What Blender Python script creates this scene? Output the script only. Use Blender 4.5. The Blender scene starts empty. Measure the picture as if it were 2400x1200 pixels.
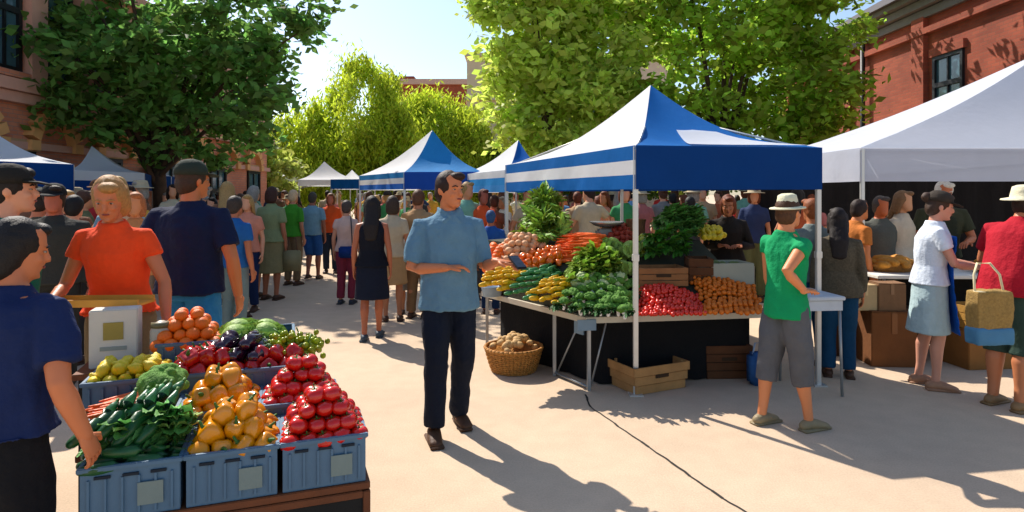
import bpy, bmesh, math, random
from mathutils import Vector, Matrix, noise
import numpy as np
random.seed(7); RNG = np.random.default_rng(11)
V = Vector; R = math.radians
SC = bpy.context.scene; COL = SC.collection

# ------------------------------------------------------------------ camera constants
F, CX, HY, CH = 1467.0, 1200.0, 455.0, 1.65
def G(px, py, z=0.0):                       # point of the horizontal plane z seen at a place of the photo
    Y = F * (CH - z) / (py - HY)
    return V(((px - CX) / F * Y, Y, z))
def AT(px, Y, z=0.0): return V(((px - CX) / F * Y, Y, z))
def PX(p): return CX + F * p[0] / p[1], HY - F * (p[2] - CH) / p[1]

# ------------------------------------------------------------------ materials
def S(h):
    h = h.lstrip('#'); c = [int(h[i:i+2], 16) / 255 for i in (0, 2, 4)]
    return tuple(x / 12.92 if x <= .04045 else ((x + .055) / 1.055) ** 2.4 for x in c)
MC = {}
def mat(key, col, rough=.7, var=.12, scale=8, bump=.15, metal=0, trans=0, spec=.4, stripes=None, island=0, bscale=None):
    if key in MC: return MC[key]
    if isinstance(col, str): col = S(col)
    m = bpy.data.materials.new(key); m.use_nodes = True; nt = m.node_tree; n = nt.nodes; L = nt.links
    b = n['Principled BSDF']; b.inputs['Roughness'].default_value = rough; b.inputs['Metallic'].default_value = metal
    b.inputs['Specular IOR Level'].default_value = spec
    tc = n.new('ShaderNodeTexCoord'); nz = n.new('ShaderNodeTexNoise')
    nz.inputs['Scale'].default_value = scale; nz.inputs['Detail'].default_value = 5
    L.new(tc.outputs['Object'], nz.inputs['Vector'])
    mx = n.new('ShaderNodeMix'); mx.data_type = 'RGBA'
    mx.inputs[6].default_value = (*[max(0, c * (1 - var * 1.6)) for c in col], 1)
    mx.inputs[7].default_value = (*[min(1, c * (1 + var * 1.6)) for c in col], 1)
    L.new(nz.outputs['Fac'], mx.inputs[0]); out = mx.outputs[2]
    if island:
        g = n.new('ShaderNodeNewGeometry'); hs = n.new('ShaderNodeHueSaturation')
        mr = n.new('ShaderNodeMapRange'); mr.inputs[3].default_value = 1 - island; mr.inputs[4].default_value = 1 + island
        L.new(g.outputs['Random Per Island'], mr.inputs[0]); L.new(mr.outputs[0], hs.inputs['Value'])
        mr2 = n.new('ShaderNodeMapRange'); mr2.inputs[3].default_value = .5 - island * .05; mr2.inputs[4].default_value = .5 + island * .03
        L.new(g.outputs['Random Per Island'], mr2.inputs[0]); L.new(mr2.outputs[0], hs.inputs['Hue'])
        L.new(out, hs.inputs['Color']); out = hs.outputs[0]
    L.new(out, b.inputs['Base Color'])
    if bump:
        bp = n.new('ShaderNodeBump'); bp.inputs['Strength'].default_value = bump; bp.inputs['Distance'].default_value = .02
        n2 = n.new('ShaderNodeTexNoise'); n2.inputs['Scale'].default_value = bscale or scale * 3; n2.inputs['Detail'].default_value = 4
        L.new(tc.outputs['Object'], n2.inputs['Vector']); L.new(n2.outputs['Fac'], bp.inputs['Height']); L.new(bp.outputs[0], b.inputs['Normal'])
    if trans:
        t = n.new('ShaderNodeBsdfTranslucent'); L.new(out, t.inputs['Color'])
        ms = n.new('ShaderNodeMixShader'); ms.inputs[0].default_value = trans
        L.new(b.outputs[0], ms.inputs[1]); L.new(t.outputs[0], ms.inputs[2]); L.new(ms.outputs[0], n['Material Output'].inputs['Surface'])
    MC[key] = m; return m
def cloth(h, key=None, var=.1): return mat(key or 'cloth ' + h, h, .85, var, 14, .35, spec=.2)
def skin(h='#b06a45'):
    return mat('skin ' + h, tuple(min(.8, c * 1.22 + .012) for c in S(h)), .5, .06, 10, .08, spec=.4)
def hairm(h='#2a1c14'): return mat('hair ' + h, h, .6, .3, 60, .25, spec=.3)

def brick_mat(key, c1, c2, mortar, sc=1.0):
    m = bpy.data.materials.new(key); m.use_nodes = True; nt = m.node_tree; n = nt.nodes; L = nt.links
    b = n['Principled BSDF']; b.inputs['Roughness'].default_value = .9
    tc = n.new('ShaderNodeTexCoord'); sp = n.new('ShaderNodeSeparateXYZ'); cb = n.new('ShaderNodeCombineXYZ'); ad = n.new('ShaderNodeMath')
    L.new(tc.outputs['Object'], sp.inputs[0]); L.new(sp.outputs[0], ad.inputs[0]); L.new(sp.outputs[1], ad.inputs[1])
    L.new(ad.outputs[0], cb.inputs[0]); L.new(sp.outputs[2], cb.inputs[1])
    br = n.new('ShaderNodeTexBrick'); br.inputs['Scale'].default_value = sc; br.inputs['Brick Width'].default_value = .24; br.inputs['Row Height'].default_value = .08
    br.inputs['Mortar Size'].default_value = .006; br.inputs['Color1'].default_value = (*S(c1), 1); br.inputs['Color2'].default_value = (*S(c2), 1); br.inputs['Mortar'].default_value = (*S(mortar), 1)
    L.new(cb.outputs[0], br.inputs['Vector'])
    nz = n.new('ShaderNodeTexNoise'); nz.inputs['Scale'].default_value = .9; nz.inputs['Detail'].default_value = 6; L.new(tc.outputs['Object'], nz.inputs['Vector'])
    mr = n.new('ShaderNodeMapRange'); mr.inputs[1].default_value = .3; mr.inputs[2].default_value = .7; mr.inputs[3].default_value = .7; mr.inputs[4].default_value = 1.15
    L.new(nz.outputs['Fac'], mr.inputs[0])
    hs = n.new('ShaderNodeHueSaturation'); L.new(mr.outputs[0], hs.inputs['Value']); L.new(br.outputs['Color'], hs.inputs['Color']); L.new(hs.outputs[0], b.inputs['Base Color'])
    bp = n.new('ShaderNodeBump'); bp.inputs['Strength'].default_value = .5; bp.inputs['Distance'].default_value = .01; L.new(br.outputs['Fac'], bp.inputs['Height']); bp.invert = True
    L.new(bp.outputs[0], b.inputs['Normal']); return m

# ------------------------------------------------------------------ object helpers
def tag(o, label=None, cat=None, group=None, kind=None):
    if label: o['label'] = label
    if cat: o['category'] = cat
    if group: o['group'] = group
    if kind: o['kind'] = kind
    return o
def empty(name, loc=(0, 0, 0), rz=0, label=None, cat=None, group=None):
    o = bpy.data.objects.new(name, None); o.empty_display_size = .1; COL.objects.link(o)
    o.location = loc; o.rotation_euler = (0, 0, rz); return tag(o, label, cat, group)
def link(name, me, m=None, parent=None, loc=None, rot=None):
    o = bpy.data.objects.new(name, me); COL.objects.link(o)
    if m is not None and not me.materials:
        for k in (m if isinstance(m, (list, tuple)) else [m]): me.materials.append(k)
    if parent: o.parent = parent
    if loc is not None: o.location = loc
    if rot is not None: o.rotation_euler = rot
    return o
def mesh(bm, smooth=True, name='m'):
    me = bpy.data.meshes.new(name); bm.to_mesh(me); bm.free()
    if smooth: me.shade_smooth()
    return me
def put(name, bm, m, parent=None, smooth=True, loc=None, rot=None): return link(name, mesh(bm, smooth), m, parent, loc, rot)
def BM(): return bmesh.new()
def rings(bm, rs, n=12, cap0=True, cap1=True, mi=0):
    """rs: list of (centre, axis1, axis2)"""
    rows = []
    for c, a, b in rs:
        rows.append([bm.verts.new(c + a * math.cos(2 * math.pi * k / n) + b * math.sin(2 * math.pi * k / n)) for k in range(n)])
    for r0, r1 in zip(rows, rows[1:]):
        for k in range(n):
            f = bm.faces.new((r0[k], r0[(k + 1) % n], r1[(k + 1) % n], r1[k])); f.material_index = mi
    if cap0: bm.faces.new(rows[0][::-1]).material_index = mi
    if cap1: bm.faces.new(rows[-1]).material_index = mi
def loft(bm, pts, rad, side=(1, 0, 0), n=12, rnd=(1, 1), mi=0):
    pts = [V(p) for p in pts]; rad = [(r, r) if isinstance(r, (int, float)) else r for r in rad]
    rs = []; N = len(pts)
    for i, p in enumerate(pts):
        t = (pts[min(i + 1, N - 1)] - pts[max(i - 1, 0)]).normalized()
        a = V(side); a = a - t * a.dot(t)
        if a.length < 1e-3: a = V((0, 1, .01)); a = a - t * a.dot(t)
        a.normalize(); b = t.cross(a)
        rs.append((p, a * rad[i][0], b * rad[i][1], t, max(rad[i])))
    o = [(c, a, b) for c, a, b, _, _ in rs]
    if rnd[0]:
        c, a, b, t, r = rs[0]; r = min(rad[0]); o = [(c - t * r * .97, a * .25, b * .25), (c - t * r * .7, a * .7, b * .7)] + o
    if rnd[1]:
        c, a, b, t, r = rs[-1]; r = min(rad[-1]); o = o + [(c + t * r * .7, a * .7, b * .7), (c + t * r * .97, a * .25, b * .25)]
    rings(bm, o, n, mi=mi)
def ell(bm, c, r, M=None, u=12, v=8, mi=0):
    mm = Matrix.Translation(V(c)) @ (M.to_4x4() if M else Matrix.Identity(4)) @ Matrix.Diagonal((*r, 1))
    g = bmesh.ops.create_uvsphere(bm, u_segments=u, v_segments=v, radius=1, matrix=mm)
    if mi:
        for f in {f for x in g['verts'] for f in x.link_faces}: f.material_index = mi
def box(bm, c, s, M=None, mi=0, bev=0):
    mm = Matrix.Translation(V(c)) @ (M.to_4x4() if M else Matrix.Identity(4)) @ Matrix.Diagonal((*s, 1))
    g = bmesh.ops.create_cube(bm, size=1, matrix=mm)
    fs = {f for x in g['verts'] for f in x.link_faces}
    for f in fs: f.material_index = mi
    if bev:
        r = bmesh.ops.bevel(bm, geom=list({e for f in fs for e in f.edges}), offset=bev, segments=2, affect='EDGES')
        for f in r['faces']: f.material_index = mi
def tube(bm, a, b, r, n=8, mi=0): loft(bm, [a, b], [r, r], n=n, rnd=(0, 0), mi=mi)
TMP = bpy.data.scenes.new('workshop')
def tmp_dg():
    vl = TMP.view_layers[0]
    if vl.depsgraph: return vl.depsgraph
    with bpy.context.temp_override(scene=TMP, view_layer=vl): return bpy.context.evaluated_depsgraph_get()
def remesh(bm, vox, smooth=2, wr=0, ws=9.0, seed=0):
    bmesh.ops.recalc_face_normals(bm, faces=bm.faces)
    me = bpy.data.meshes.new('t'); bm.to_mesh(me); bm.free()
    o = bpy.data.objects.new('t', me); TMP.collection.objects.link(o)
    m = o.modifiers.new('r', 'REMESH'); m.mode = 'VOXEL'; m.voxel_size = vox
    if smooth:
        m = o.modifiers.new('s', 'SMOOTH'); m.factor = .5; m.iterations = smooth
    TMP.view_layers[0].update(); dg = tmp_dg(); r = bpy.data.meshes.new_from_object(o.evaluated_get(dg))
    bpy.data.objects.remove(o); bpy.data.meshes.remove(me)
    if wr:
        off = V((seed * 3.7, seed * 1.3, 0))
        nv = len(r.vertices); co_ = np.empty(nv * 3); no_ = np.empty(nv * 3); r.vertices.foreach_get('co', co_); r.vertex_normals.foreach_get('vector', no_) if hasattr(r, 'vertex_normals') else r.vertices.foreach_get('normal', no_)
        co_ = co_.reshape(-1, 3); no_ = no_.reshape(-1, 3); dd = np.empty(nv)
        for i_ in range(nv):
            c = V(co_[i_]); dd[i_] = noise.noise(V((c.x * ws, c.y * ws, c.z * ws * .6)) + off) + .5 * abs(noise.noise(V((c.x * ws * 2, c.y * ws * 2, c.z * ws * 1.3)) + off))
        r.vertices.foreach_set('co', (co_ + no_ * dd[:, None] * wr).ravel()); r.update()
    r.shade_smooth(); return r
def addmesh(bm, me):
    bm.from_mesh(me)

# ------------------------------------------------------------------ people
TORSO_M = [(.86, .145, .10), (.93, .158, .108), (1.02, .148, .102), (1.10, .145, .10), (1.22, .162, .112), (1.33, .182, .118), (1.40, .165, .10), (1.45, .105, .078), (1.50, .062, .06)]
TORSO_F = [(.86, .15, .105), (.93, .165, .112), (1.02, .142, .10), (1.10, .125, .09), (1.22, .14, .112), (1.33, .155, .118), (1.40, .142, .088), (1.45, .09, .07), (1.50, .052, .05)]
def person(loc, yaw, h, label, group=None, fem=False, lean=0, leanx=0, knees=None, feet=None, elb=None, wri=None, hand=None, hyaw=0, hpitch=0,
           sk='#b06a45', top='#5f88a8', sleeve=.6, hem=.90, bottom='trousers', bcol='#1a2130', blen=None, hair='short', hcol='#2a1c14', cap=None, capcol='#222222', brim=1,
           shoe='#4a3020', vox=.012, bulk=1.0, face=True, apron=None, grow=0, curl=.5, wr=.008, sleeveless=False, midcol=None, name='person', collar=False):
    s = h / 1.75
    root = empty(name, loc, yaw, label, 'person', group)
    def bend(p):
        p = V(p); z = p.z - .95
        if z <= 0: return p
        k = min(1, z / .25); k = k * k * (3 - 2 * k)
        M = Matrix.Rotation(R(lean) * k, 3, 'X') @ Matrix.Rotation(R(leanx) * k, 3, 'Y')
        return M @ V((p.x, p.y, z)) + V((0, 0, .95))
    T = TORSO_F if fem else TORSO_M
    SW = (.155 if fem else .185) * (1 + (bulk - 1) * .6)
    sh = [bend((-SW, .01, 1.385)), bend((SW, .01, 1.385))]
    elb = elb or [None, None]; wri = wri or [None, None]; hand = hand or [None, None]; knees = knees or [None, None]; feet = feet or [None, None]
    E, W, K, A = [], [], [], []
    for i, sg in enumerate((-1, 1)):
        e = V(elb[i]) if elb[i] else sh[i] + V((sg * .055, .03, -.28))
        w = V(wri[i]) if wri[i] else e + V((sg * .01, -.06, -.25))
        # keep limb lengths human
        e = sh[i] + (e - sh[i]).normalized() * .285; w = e + (w - e).normalized() * .25
        E.append(e); W.append(w)
        a = V(feet[i]) if feet[i] else V((sg * .095, .02, .085))
        hp = V((sg * .088, 0, .90)); d = a - hp; Ln = min(d.length, .818)
        k = V(knees[i]) if knees[i] else None
        if k is None:
            m_ = (hp + a) / 2; off = math.sqrt(max(0, .41 ** 2 - (d.length / 2) ** 2)) if d.length < .82 else 0
            k = m_ + V((0, -1, 0)) * min(off, .3)
        K.append(k); A.append(a)
    HC = bend((0, -.01, 1.50)) + (Matrix.Rotation(R(lean * .5), 3, 'X') @ V((0, -.02, .135)))
    HM = Matrix.Rotation(R(leanx * .5), 3, 'Y') @ Matrix.Rotation(R(hyaw), 3, 'Z') @ Matrix.Rotation(R(hpitch), 3, 'X')
    def hp_(p): return HC + HM @ V(p)
    def torso_rings(g=0, z0=.8, z1=2, bk=1, extra=0, flare=0):
        o = []
        for z, rx, ry in T:
            if z < z0 - .001 or z > z1: continue
            c = bend((0, 0, z)); c2 = bend((.1, 0, z)); a = (c2 - c).normalized(); c3 = bend((0, .1, z)); b = (c3 - c).normalized()
            q = bulk * (1 if z < 1.42 else 1 - (bulk - 1))
            belly = (1 + grow * max(0, 1 - abs(z - 1.08) / .25))
            o.append((c + V((0, -.02 * grow * 5, 0)) * (1 if belly > 1 else 0), a * (rx * q * (1 + (belly - 1) * .5) + g), b * (ry * q * belly + g)))
        return o
    # --- body
    bm = BM()
    rings(bm, torso_rings(), 16)
    loft(bm, [bend((0, .012, 1.42)), bend((0, .005, 1.50)), hp_((0, .012, -.05))], [.056 if fem else .064, .05 if fem else .06, .05 if fem else .058], n=12)
    for i, sg in enumerate((-1, 1)):
        rl = .9 if fem else 1.0; rl *= (bulk + 1) / 2
        u = sh[i].lerp(E[i], .35); f1 = E[i].lerp(W[i], .25)
        loft(bm, [bend((sg * SW * .5, .005, 1.395)), sh[i], u, E[i], f1, W[i]], [.06 * rl, .056 * rl, .049 * rl, .038 * rl, .041 * rl, .027 * rl], side=(0, 1, 0), n=12)
        tg = V((sg * .088, 0, .90))
        loft(bm, [tg, tg.lerp(K[i], .35), K[i], K[i].lerp(A[i], .3) + V((0, .015, 0)), K[i].lerp(A[i], .75), A[i]], [.092 * rl, .082 * rl, .056 * rl, .06 * rl, .04 * rl, .037 * rl], n=12)
        ft = A[i] + V((sg * .02, -.14, -.055))
        loft(bm, [A[i] + V((0, .035, -.045)), A[i] + V((0, -.05, -.04)), ft], [(.036, .034), (.042, .032), (.042, .018)], n=10)
    lv = [(-.118, .026, -.078, -.03), (-.10, .044, -.092, 0), (-.07, .056, -.094, .035), (-.03, .066, -.09, .07), (0, .071, -.087, .088), (.04, .075, -.09, .098), (.08, .069, -.078, .09), (.106, .048, -.05, .062), (.118, .02, -.02, .03)]
    rings(bm, [(hp_((0, (yf + yb) / 2, z)), HM @ V((rx, 0, 0)), HM @ V((0, (yb - yf) / 2, 0))) for z, rx, yf, yb in lv], 16)
    if face:
        loft(bm, [hp_((0, -.086, .02)), hp_((0, -.104, -.012)), hp_((0, -.110, -.026))], [.008, .012, .015], n=8)
        loft(bm, [hp_((-.032, -.086, .024)), hp_((0, -.092, .022)), hp_((.032, -.086, .024))], [.009, .008, .009], side=(0, 0, 1), n=8)
        for sg in (-1, 1):
            ell(bm, hp_((sg * .075, .012, -.008)), (.012, .02, .032), HM, 10, 8)
            ell(bm, hp_((sg * .035, -.072, -.03)), (.02, .02, .016), HM, 8, 6)
        ell(bm, hp_((0, -.092, -.058)), (.026, .012, .011), HM, 10, 6); ell(bm, hp_((0, -.09, -.1)), (.02, .014, .012), HM, 8, 6)
    bm.transform(Matrix.Scale(s, 4)); me = remesh(bm, min(vox, .011) if vox < .015 else vox, 2 if vox < .015 else 1)
    bm = BM(); addmesh(bm, me); bpy.data.meshes.remove(me)
    for i, sg in enumerate((-1, 1)):                      # hands: palm, four fingers, thumb
        d = V(hand[i]) if hand[i] else (W[i] - E[i]); d.normalize()
        nrm = V((-sg, 0, 0)); nrm = (nrm - d * nrm.dot(d)); nrm = nrm.normalized() if nrm.length > .1 else V((0, 0, -1))
        if abs(d.z) < .6: nrm = V((0, 0, -1)); nrm = (nrm - d * nrm.dot(d)).normalized()
        lat = d.cross(nrm)
        w = W[i]
        hb = BM()
        loft(hb, [w - d * .02, w + d * .03, w + d * .085], [(.027, .022), (.038, .017), (.04, .013)], side=lat, n=10)
        for q, (o, ln) in enumerate(((-.030, .066), (-.010, .078), (.010, .073), (.029, .058))):
            b0 = w + d * .08 + lat * o; d1 = (d + nrm * curl * .5).normalized(); d2 = (d + nrm * curl * 1.4).normalized(); d3 = (d * .6 + nrm * curl * 2).normalized()
            p1 = b0 + d1 * ln * .45; p2 = p1 + d2 * ln * .32; p3 = p2 + d3 * ln * .25
            loft(hb, [b0 - d * .01, p1, p2, p3], [.0095, .0085, .0078, .0065], side=lat, n=6)
        ts = 1 if (V((0, -1, 0)).dot(lat) > 0 or (abs(lat.y) < .3 and lat.z > 0)) else -1
        t0 = w + d * .025 + lat * ts * .03; t1 = t0 + (d * .6 + lat * ts * .8 + nrm * .2).normalized() * .04; t2 = t1 + (d * .9 + lat * ts * .2 + nrm * .3).normalized() * .032
        loft(hb, [t0, t1, t2], [.013, .011, .008], side=nrm, n=6)
        hb.transform(Matrix.Scale(s, 4)); t = bpy.data.meshes.new('h'); hb.to_mesh(t); hb.free(); addmesh(bm, t); bpy.data.meshes.remove(t)
    put('body', bm, skin(sk), root)
    seed = random.random() * 50
    # --- top
    topm = cloth(top) if isinstance(top, str) else top
    if top:
        bm = BM(); z0 = hem
        rr = torso_rings(.018, z0=.925, z1=1.46); rr = [(c, a * (1 + .11 * max(0, 1 - k / 4)), b * (1 + .14 * max(0, 1 - k / 4))) for k, (c, a, b) in enumerate(rr)]
        c0, a0, b0 = rr[0]
        zc = bend((0, 0, z0)); rr = [(zc, a0 * 1.04, b0 * 1.08)] + rr
        c, a, b = rr[-1]; rr[-1] = (c, a * .88, b * .98)
        if sleeveless: pass
        ctop = bend((0, .004, 1.495)); rr.append((ctop, a.normalized() * (.072 if fem else .078), b.normalized() * .07))
        rings(bm, rr, 18)
        if not sleeveless:
            for i, sg in enumerate((-1, 1)):
                rl = (.92 if fem else 1.0) * (bulk + 1) / 2
                st = bend((sg * SW * .42, .005, 1.395))
                if sleeve <= 1:
                    loft(bm, [st, sh[i] + V((sg * .004, 0, 0)), sh[i].lerp(E[i], sleeve * .5), sh[i].lerp(E[i], sleeve)], [.066 * rl, .066 * rl, .067 * rl, .067 * rl], side=(0, 1, 0), n=14, rnd=(1, 0))
                else:
                    loft(bm, [st, sh[i], sh[i].lerp(E[i], .6), E[i], E[i].lerp(W[i], .5), E[i].lerp(W[i], sleeve - 1)], [.07 * rl, .068 * rl, .06 * rl, .053 * rl, .05 * rl, .04 * rl], side=(0, 1, 0), n=14, rnd=(1, 0))
        if collar:
            for sg in (-1, 1):
                loft(bm, [bend((sg * .07, .03, 1.50)), bend((sg * .055, -.055, 1.49)), bend((sg * .02, -.085, 1.455)), bend((sg * .05, -.10, 1.42))], [(.02, .012)] * 4, side=(0, 0, 1), n=8)
        bm.transform(Matrix.Scale(s, 4)); me = remesh(bm, vox, 2, wr, 9, seed)
        link('dress' if bottom == 'dress' else 'shirt', me, topm, root)
    # --- bottom
    bmt = cloth(bcol)
    def legs(bm, end, g0, g1):
        for i, sg in enumerate((-1, 1)):
            tg = V((sg * .082, 0, .90)); rl = (bulk + 1) / 2
            path = [tg, tg.lerp(K[i], .5), K[i], K[i].lerp(A[i], .5), A[i] + V((0, 0, .0))]
            rd = [.098 * rl, .09 * rl, .07 * rl, .064 * rl, .06 * rl]
            P, Q = [], []
            for p, r_ in zip(path, rd):
                if p.z > end: P.append(p); Q.append(r_ + (g1 if len(P) > 1 else g0))
                else:
                    a, b = P[-1], p; t = (a.z - end) / max(1e-4, a.z - b.z); P.append(a.lerp(b, t)); Q.append(Q[-1] * (1 - t) + (r_ + g1) * t); break
            loft(bm, P, Q, n=14, rnd=(1, 0))
    bm = BM()
    if bottom in ('trousers', 'shorts'):
        rr = torso_rings(.008, z0=.86, z1=1.03 if hem < 1.02 else 1.1); rings(bm, rr, 18)
        legs(bm, blen or (.09 if bottom == 'trousers' else .48), .006, .006 if bottom == 'trousers' else .018)
    elif bottom in ('skirt', 'dress'):
        rr = torso_rings(.014, z0=.93, z1=1.11)
        c, a, b = rr[0]; e = blen or .52
        mid = (A[0] + A[1]) / 2
        rr = [(V((0, 0, e)) + V((mid.x, mid.y, 0)) * .5, V((.215, 0, 0)), V((0, .17, 0))), (V((0, 0, (e + .93) / 2)) + V((mid.x, mid.y, 0)) * .25, V((.195, 0, 0)), V((0, .145, 0)))] + rr
        rings(bm, rr, 20)
    bm.transform(Matrix.Scale(s, 4)); me = remesh(bm, vox, 2, wr * .9, 8, seed + 9)
    link('skirt' if bottom == 'dress' else bottom, me, bmt, root)
    if apron:
        bm = BM(); rr = []
        for z, w_, y in ((.50, .17, -.19), (.75, .165, -.165), (.95, .15, -.145), (1.1, .13, -.14), (1.3, .10, -.155), (1.38, .085, -.15)):
            c = bend((0, y, z)); rr.append((c, V((w_, 0, 0)), V((0, .01, 0))))
        rings(bm, rr, 12); bm.transform(Matrix.Scale(s, 4)); link('apron', remesh(bm, vox, 1, .004, 9, seed), cloth(apron), root)
    # --- shoes
    for i, sg in enumerate((-1, 1)):
        bm = BM(); a = A[i]
        loft(bm, [a + V((0, .045, -.045)), a + V((0, 0, -.035)), a + V((sg * .01, -.07, -.045)), a + V((sg * .02, -.15, -.06))], [(.04, .036), (.045, .046), (.048, .037), (.044, .022)], n=12)
        box(bm, a + V((sg * .01, -.052, -.075)), (.088, .26, .02), bev=.006)
        bm.transform(Matrix.Scale(s, 4)); put('shoe', bm, mat('shoe ' + shoe, shoe, .6, .15, 20, .2), root)
    # --- hair and hat
    bm = BM()
    if hair != 'none':
        ell(bm, hp_((0, .018, .028)), (.086, .098, .104), HM, 18, 12)
        ell(bm, hp_((0, .05, -.02)), (.078, .065, .085), HM, 16, 10)
        for sg in (-1, 1): ell(bm, hp_((sg * .062, .012, .03)), (.024, .055, .05), HM, 10, 8)
        ell(bm, hp_((.02, -.06, .09)), (.055, .04, .03), HM, 12, 8)
        if hair == 'bob':
            rings(bm, [(hp_((0, y_, z_)), HM @ V((rx_, 0, 0)), HM @ V((0, ry_, 0))) for z_, y_, rx_, ry_ in ((.05, .025, .09, .09), (0, .035, .097, .085), (-.06, .045, .098, .078), (-.11, .052, .09, .066), (-.135, .055, .07, .05))], 18)
        if hair == 'long':
            loft(bm, [hp_((0, .06, .02)), hp_((0, .09, -.08)), bend((0, .12, 1.40)), bend((0, .135, 1.24))], [(.085, .05), (.088, .045), (.095, .04), (.07, .025)], n=14)
            for sg in (-1, 1): loft(bm, [hp_((sg * .07, .0, .04)), hp_((sg * .083, .02, -.04)), hp_((sg * .085, .04, -.13))], [(.028, .05), (.024, .05), (.02, .035)], n=10)
        if hair == 'bun': ell(bm, hp_((0, .12, .06)), (.045, .045, .045), HM)
        bm.transform(Matrix.Scale(s, 4)); link('hair', remesh(bm, max(.008, vox * .7), 2, .0025, 45, seed + 3), hairm(hcol), root)
    else: bm.free()
    if cap:
        bm = BM(); cm = cloth(capcol)
        if cap == 'cap':
            rings(bm, [(hp_((0, .015, z)), HM @ V((.092 * k, 0, 0)), HM @ V((0, .106 * k, 0))) for z, k in ((.035, 1.02), (.07, 1.0), (.105, .86), (.13, .6), (.141, .2))], 20)
            bm2 = [(hp_((x, -.08 - .075 * math.cos(x * 14), .04 - 1.2 * x * x)),) for x in (-.08, 0, .08)]
            loft(bm, [hp_((-.0, -.06, .045)), hp_((0, -.12, .04)), hp_((0, -.165, .028))], [(.085, .008), (.08, .007), (.05, .006)], side=HM @ V((1, 0, 0)), n=16)
        else:
            k = brim
            rings(bm, [(hp_((0, .015, z)), HM @ V((a * k, 0, 0)), HM @ V((0, b * k, 0))) for z, a, b in ((.028, .16, .17), (.036, .158, .168), (.045, .10, .112), (.09, .09, .10), (.13, .08, .088), (.142, .05, .055), (.144, .01, .01))], 22)
        bm.transform(Matrix.Scale(s, 4)); put('cap' if cap == 'cap' else 'hat', bm, cm, root)
    if face:
        for sg in (-1, 1):
            bm = BM(); ell(bm, hp_((sg * .031, -.0835, .004)), (.0115, .006, .0045), HM, 10, 8); ell(bm, hp_((sg * .031, -.0885, .004)), (.0055, .003, .0048), HM, 8, 6, mi=1)
            bm.transform(Matrix.Scale(s, 4)); put('eye', bm, [mat('eye white', '#a89a8a', .3, 0, 5, 0), mat('iris', '#2a1a10', .2, 0, 5, 0)], root)
            bm = BM(); loft(bm, [hp_((sg * .014, -.094, .024)), hp_((sg * .032, -.093, .029)), hp_((sg * .05, -.083, .022))], [.004, .005, .003], n=6)
            bm.transform(Matrix.Scale(s, 4)); put('eyebrow', bm, hairm(hcol), root)
        bm = BM(); ell(bm, hp_((0, -.101, -.058)), (.021, .006, .0065), HM, 10, 6); bm.transform(Matrix.Scale(s, 4)); put('mouth', bm, mat('lips', '#8a3f35', .5, .05, 5, 0), root)
    return root
def wpt(root, p):                                       # world point of a person-local point
    return Matrix.Rotation(root.rotation_euler.z, 3, 'Z') @ V(p) + root.location

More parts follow.
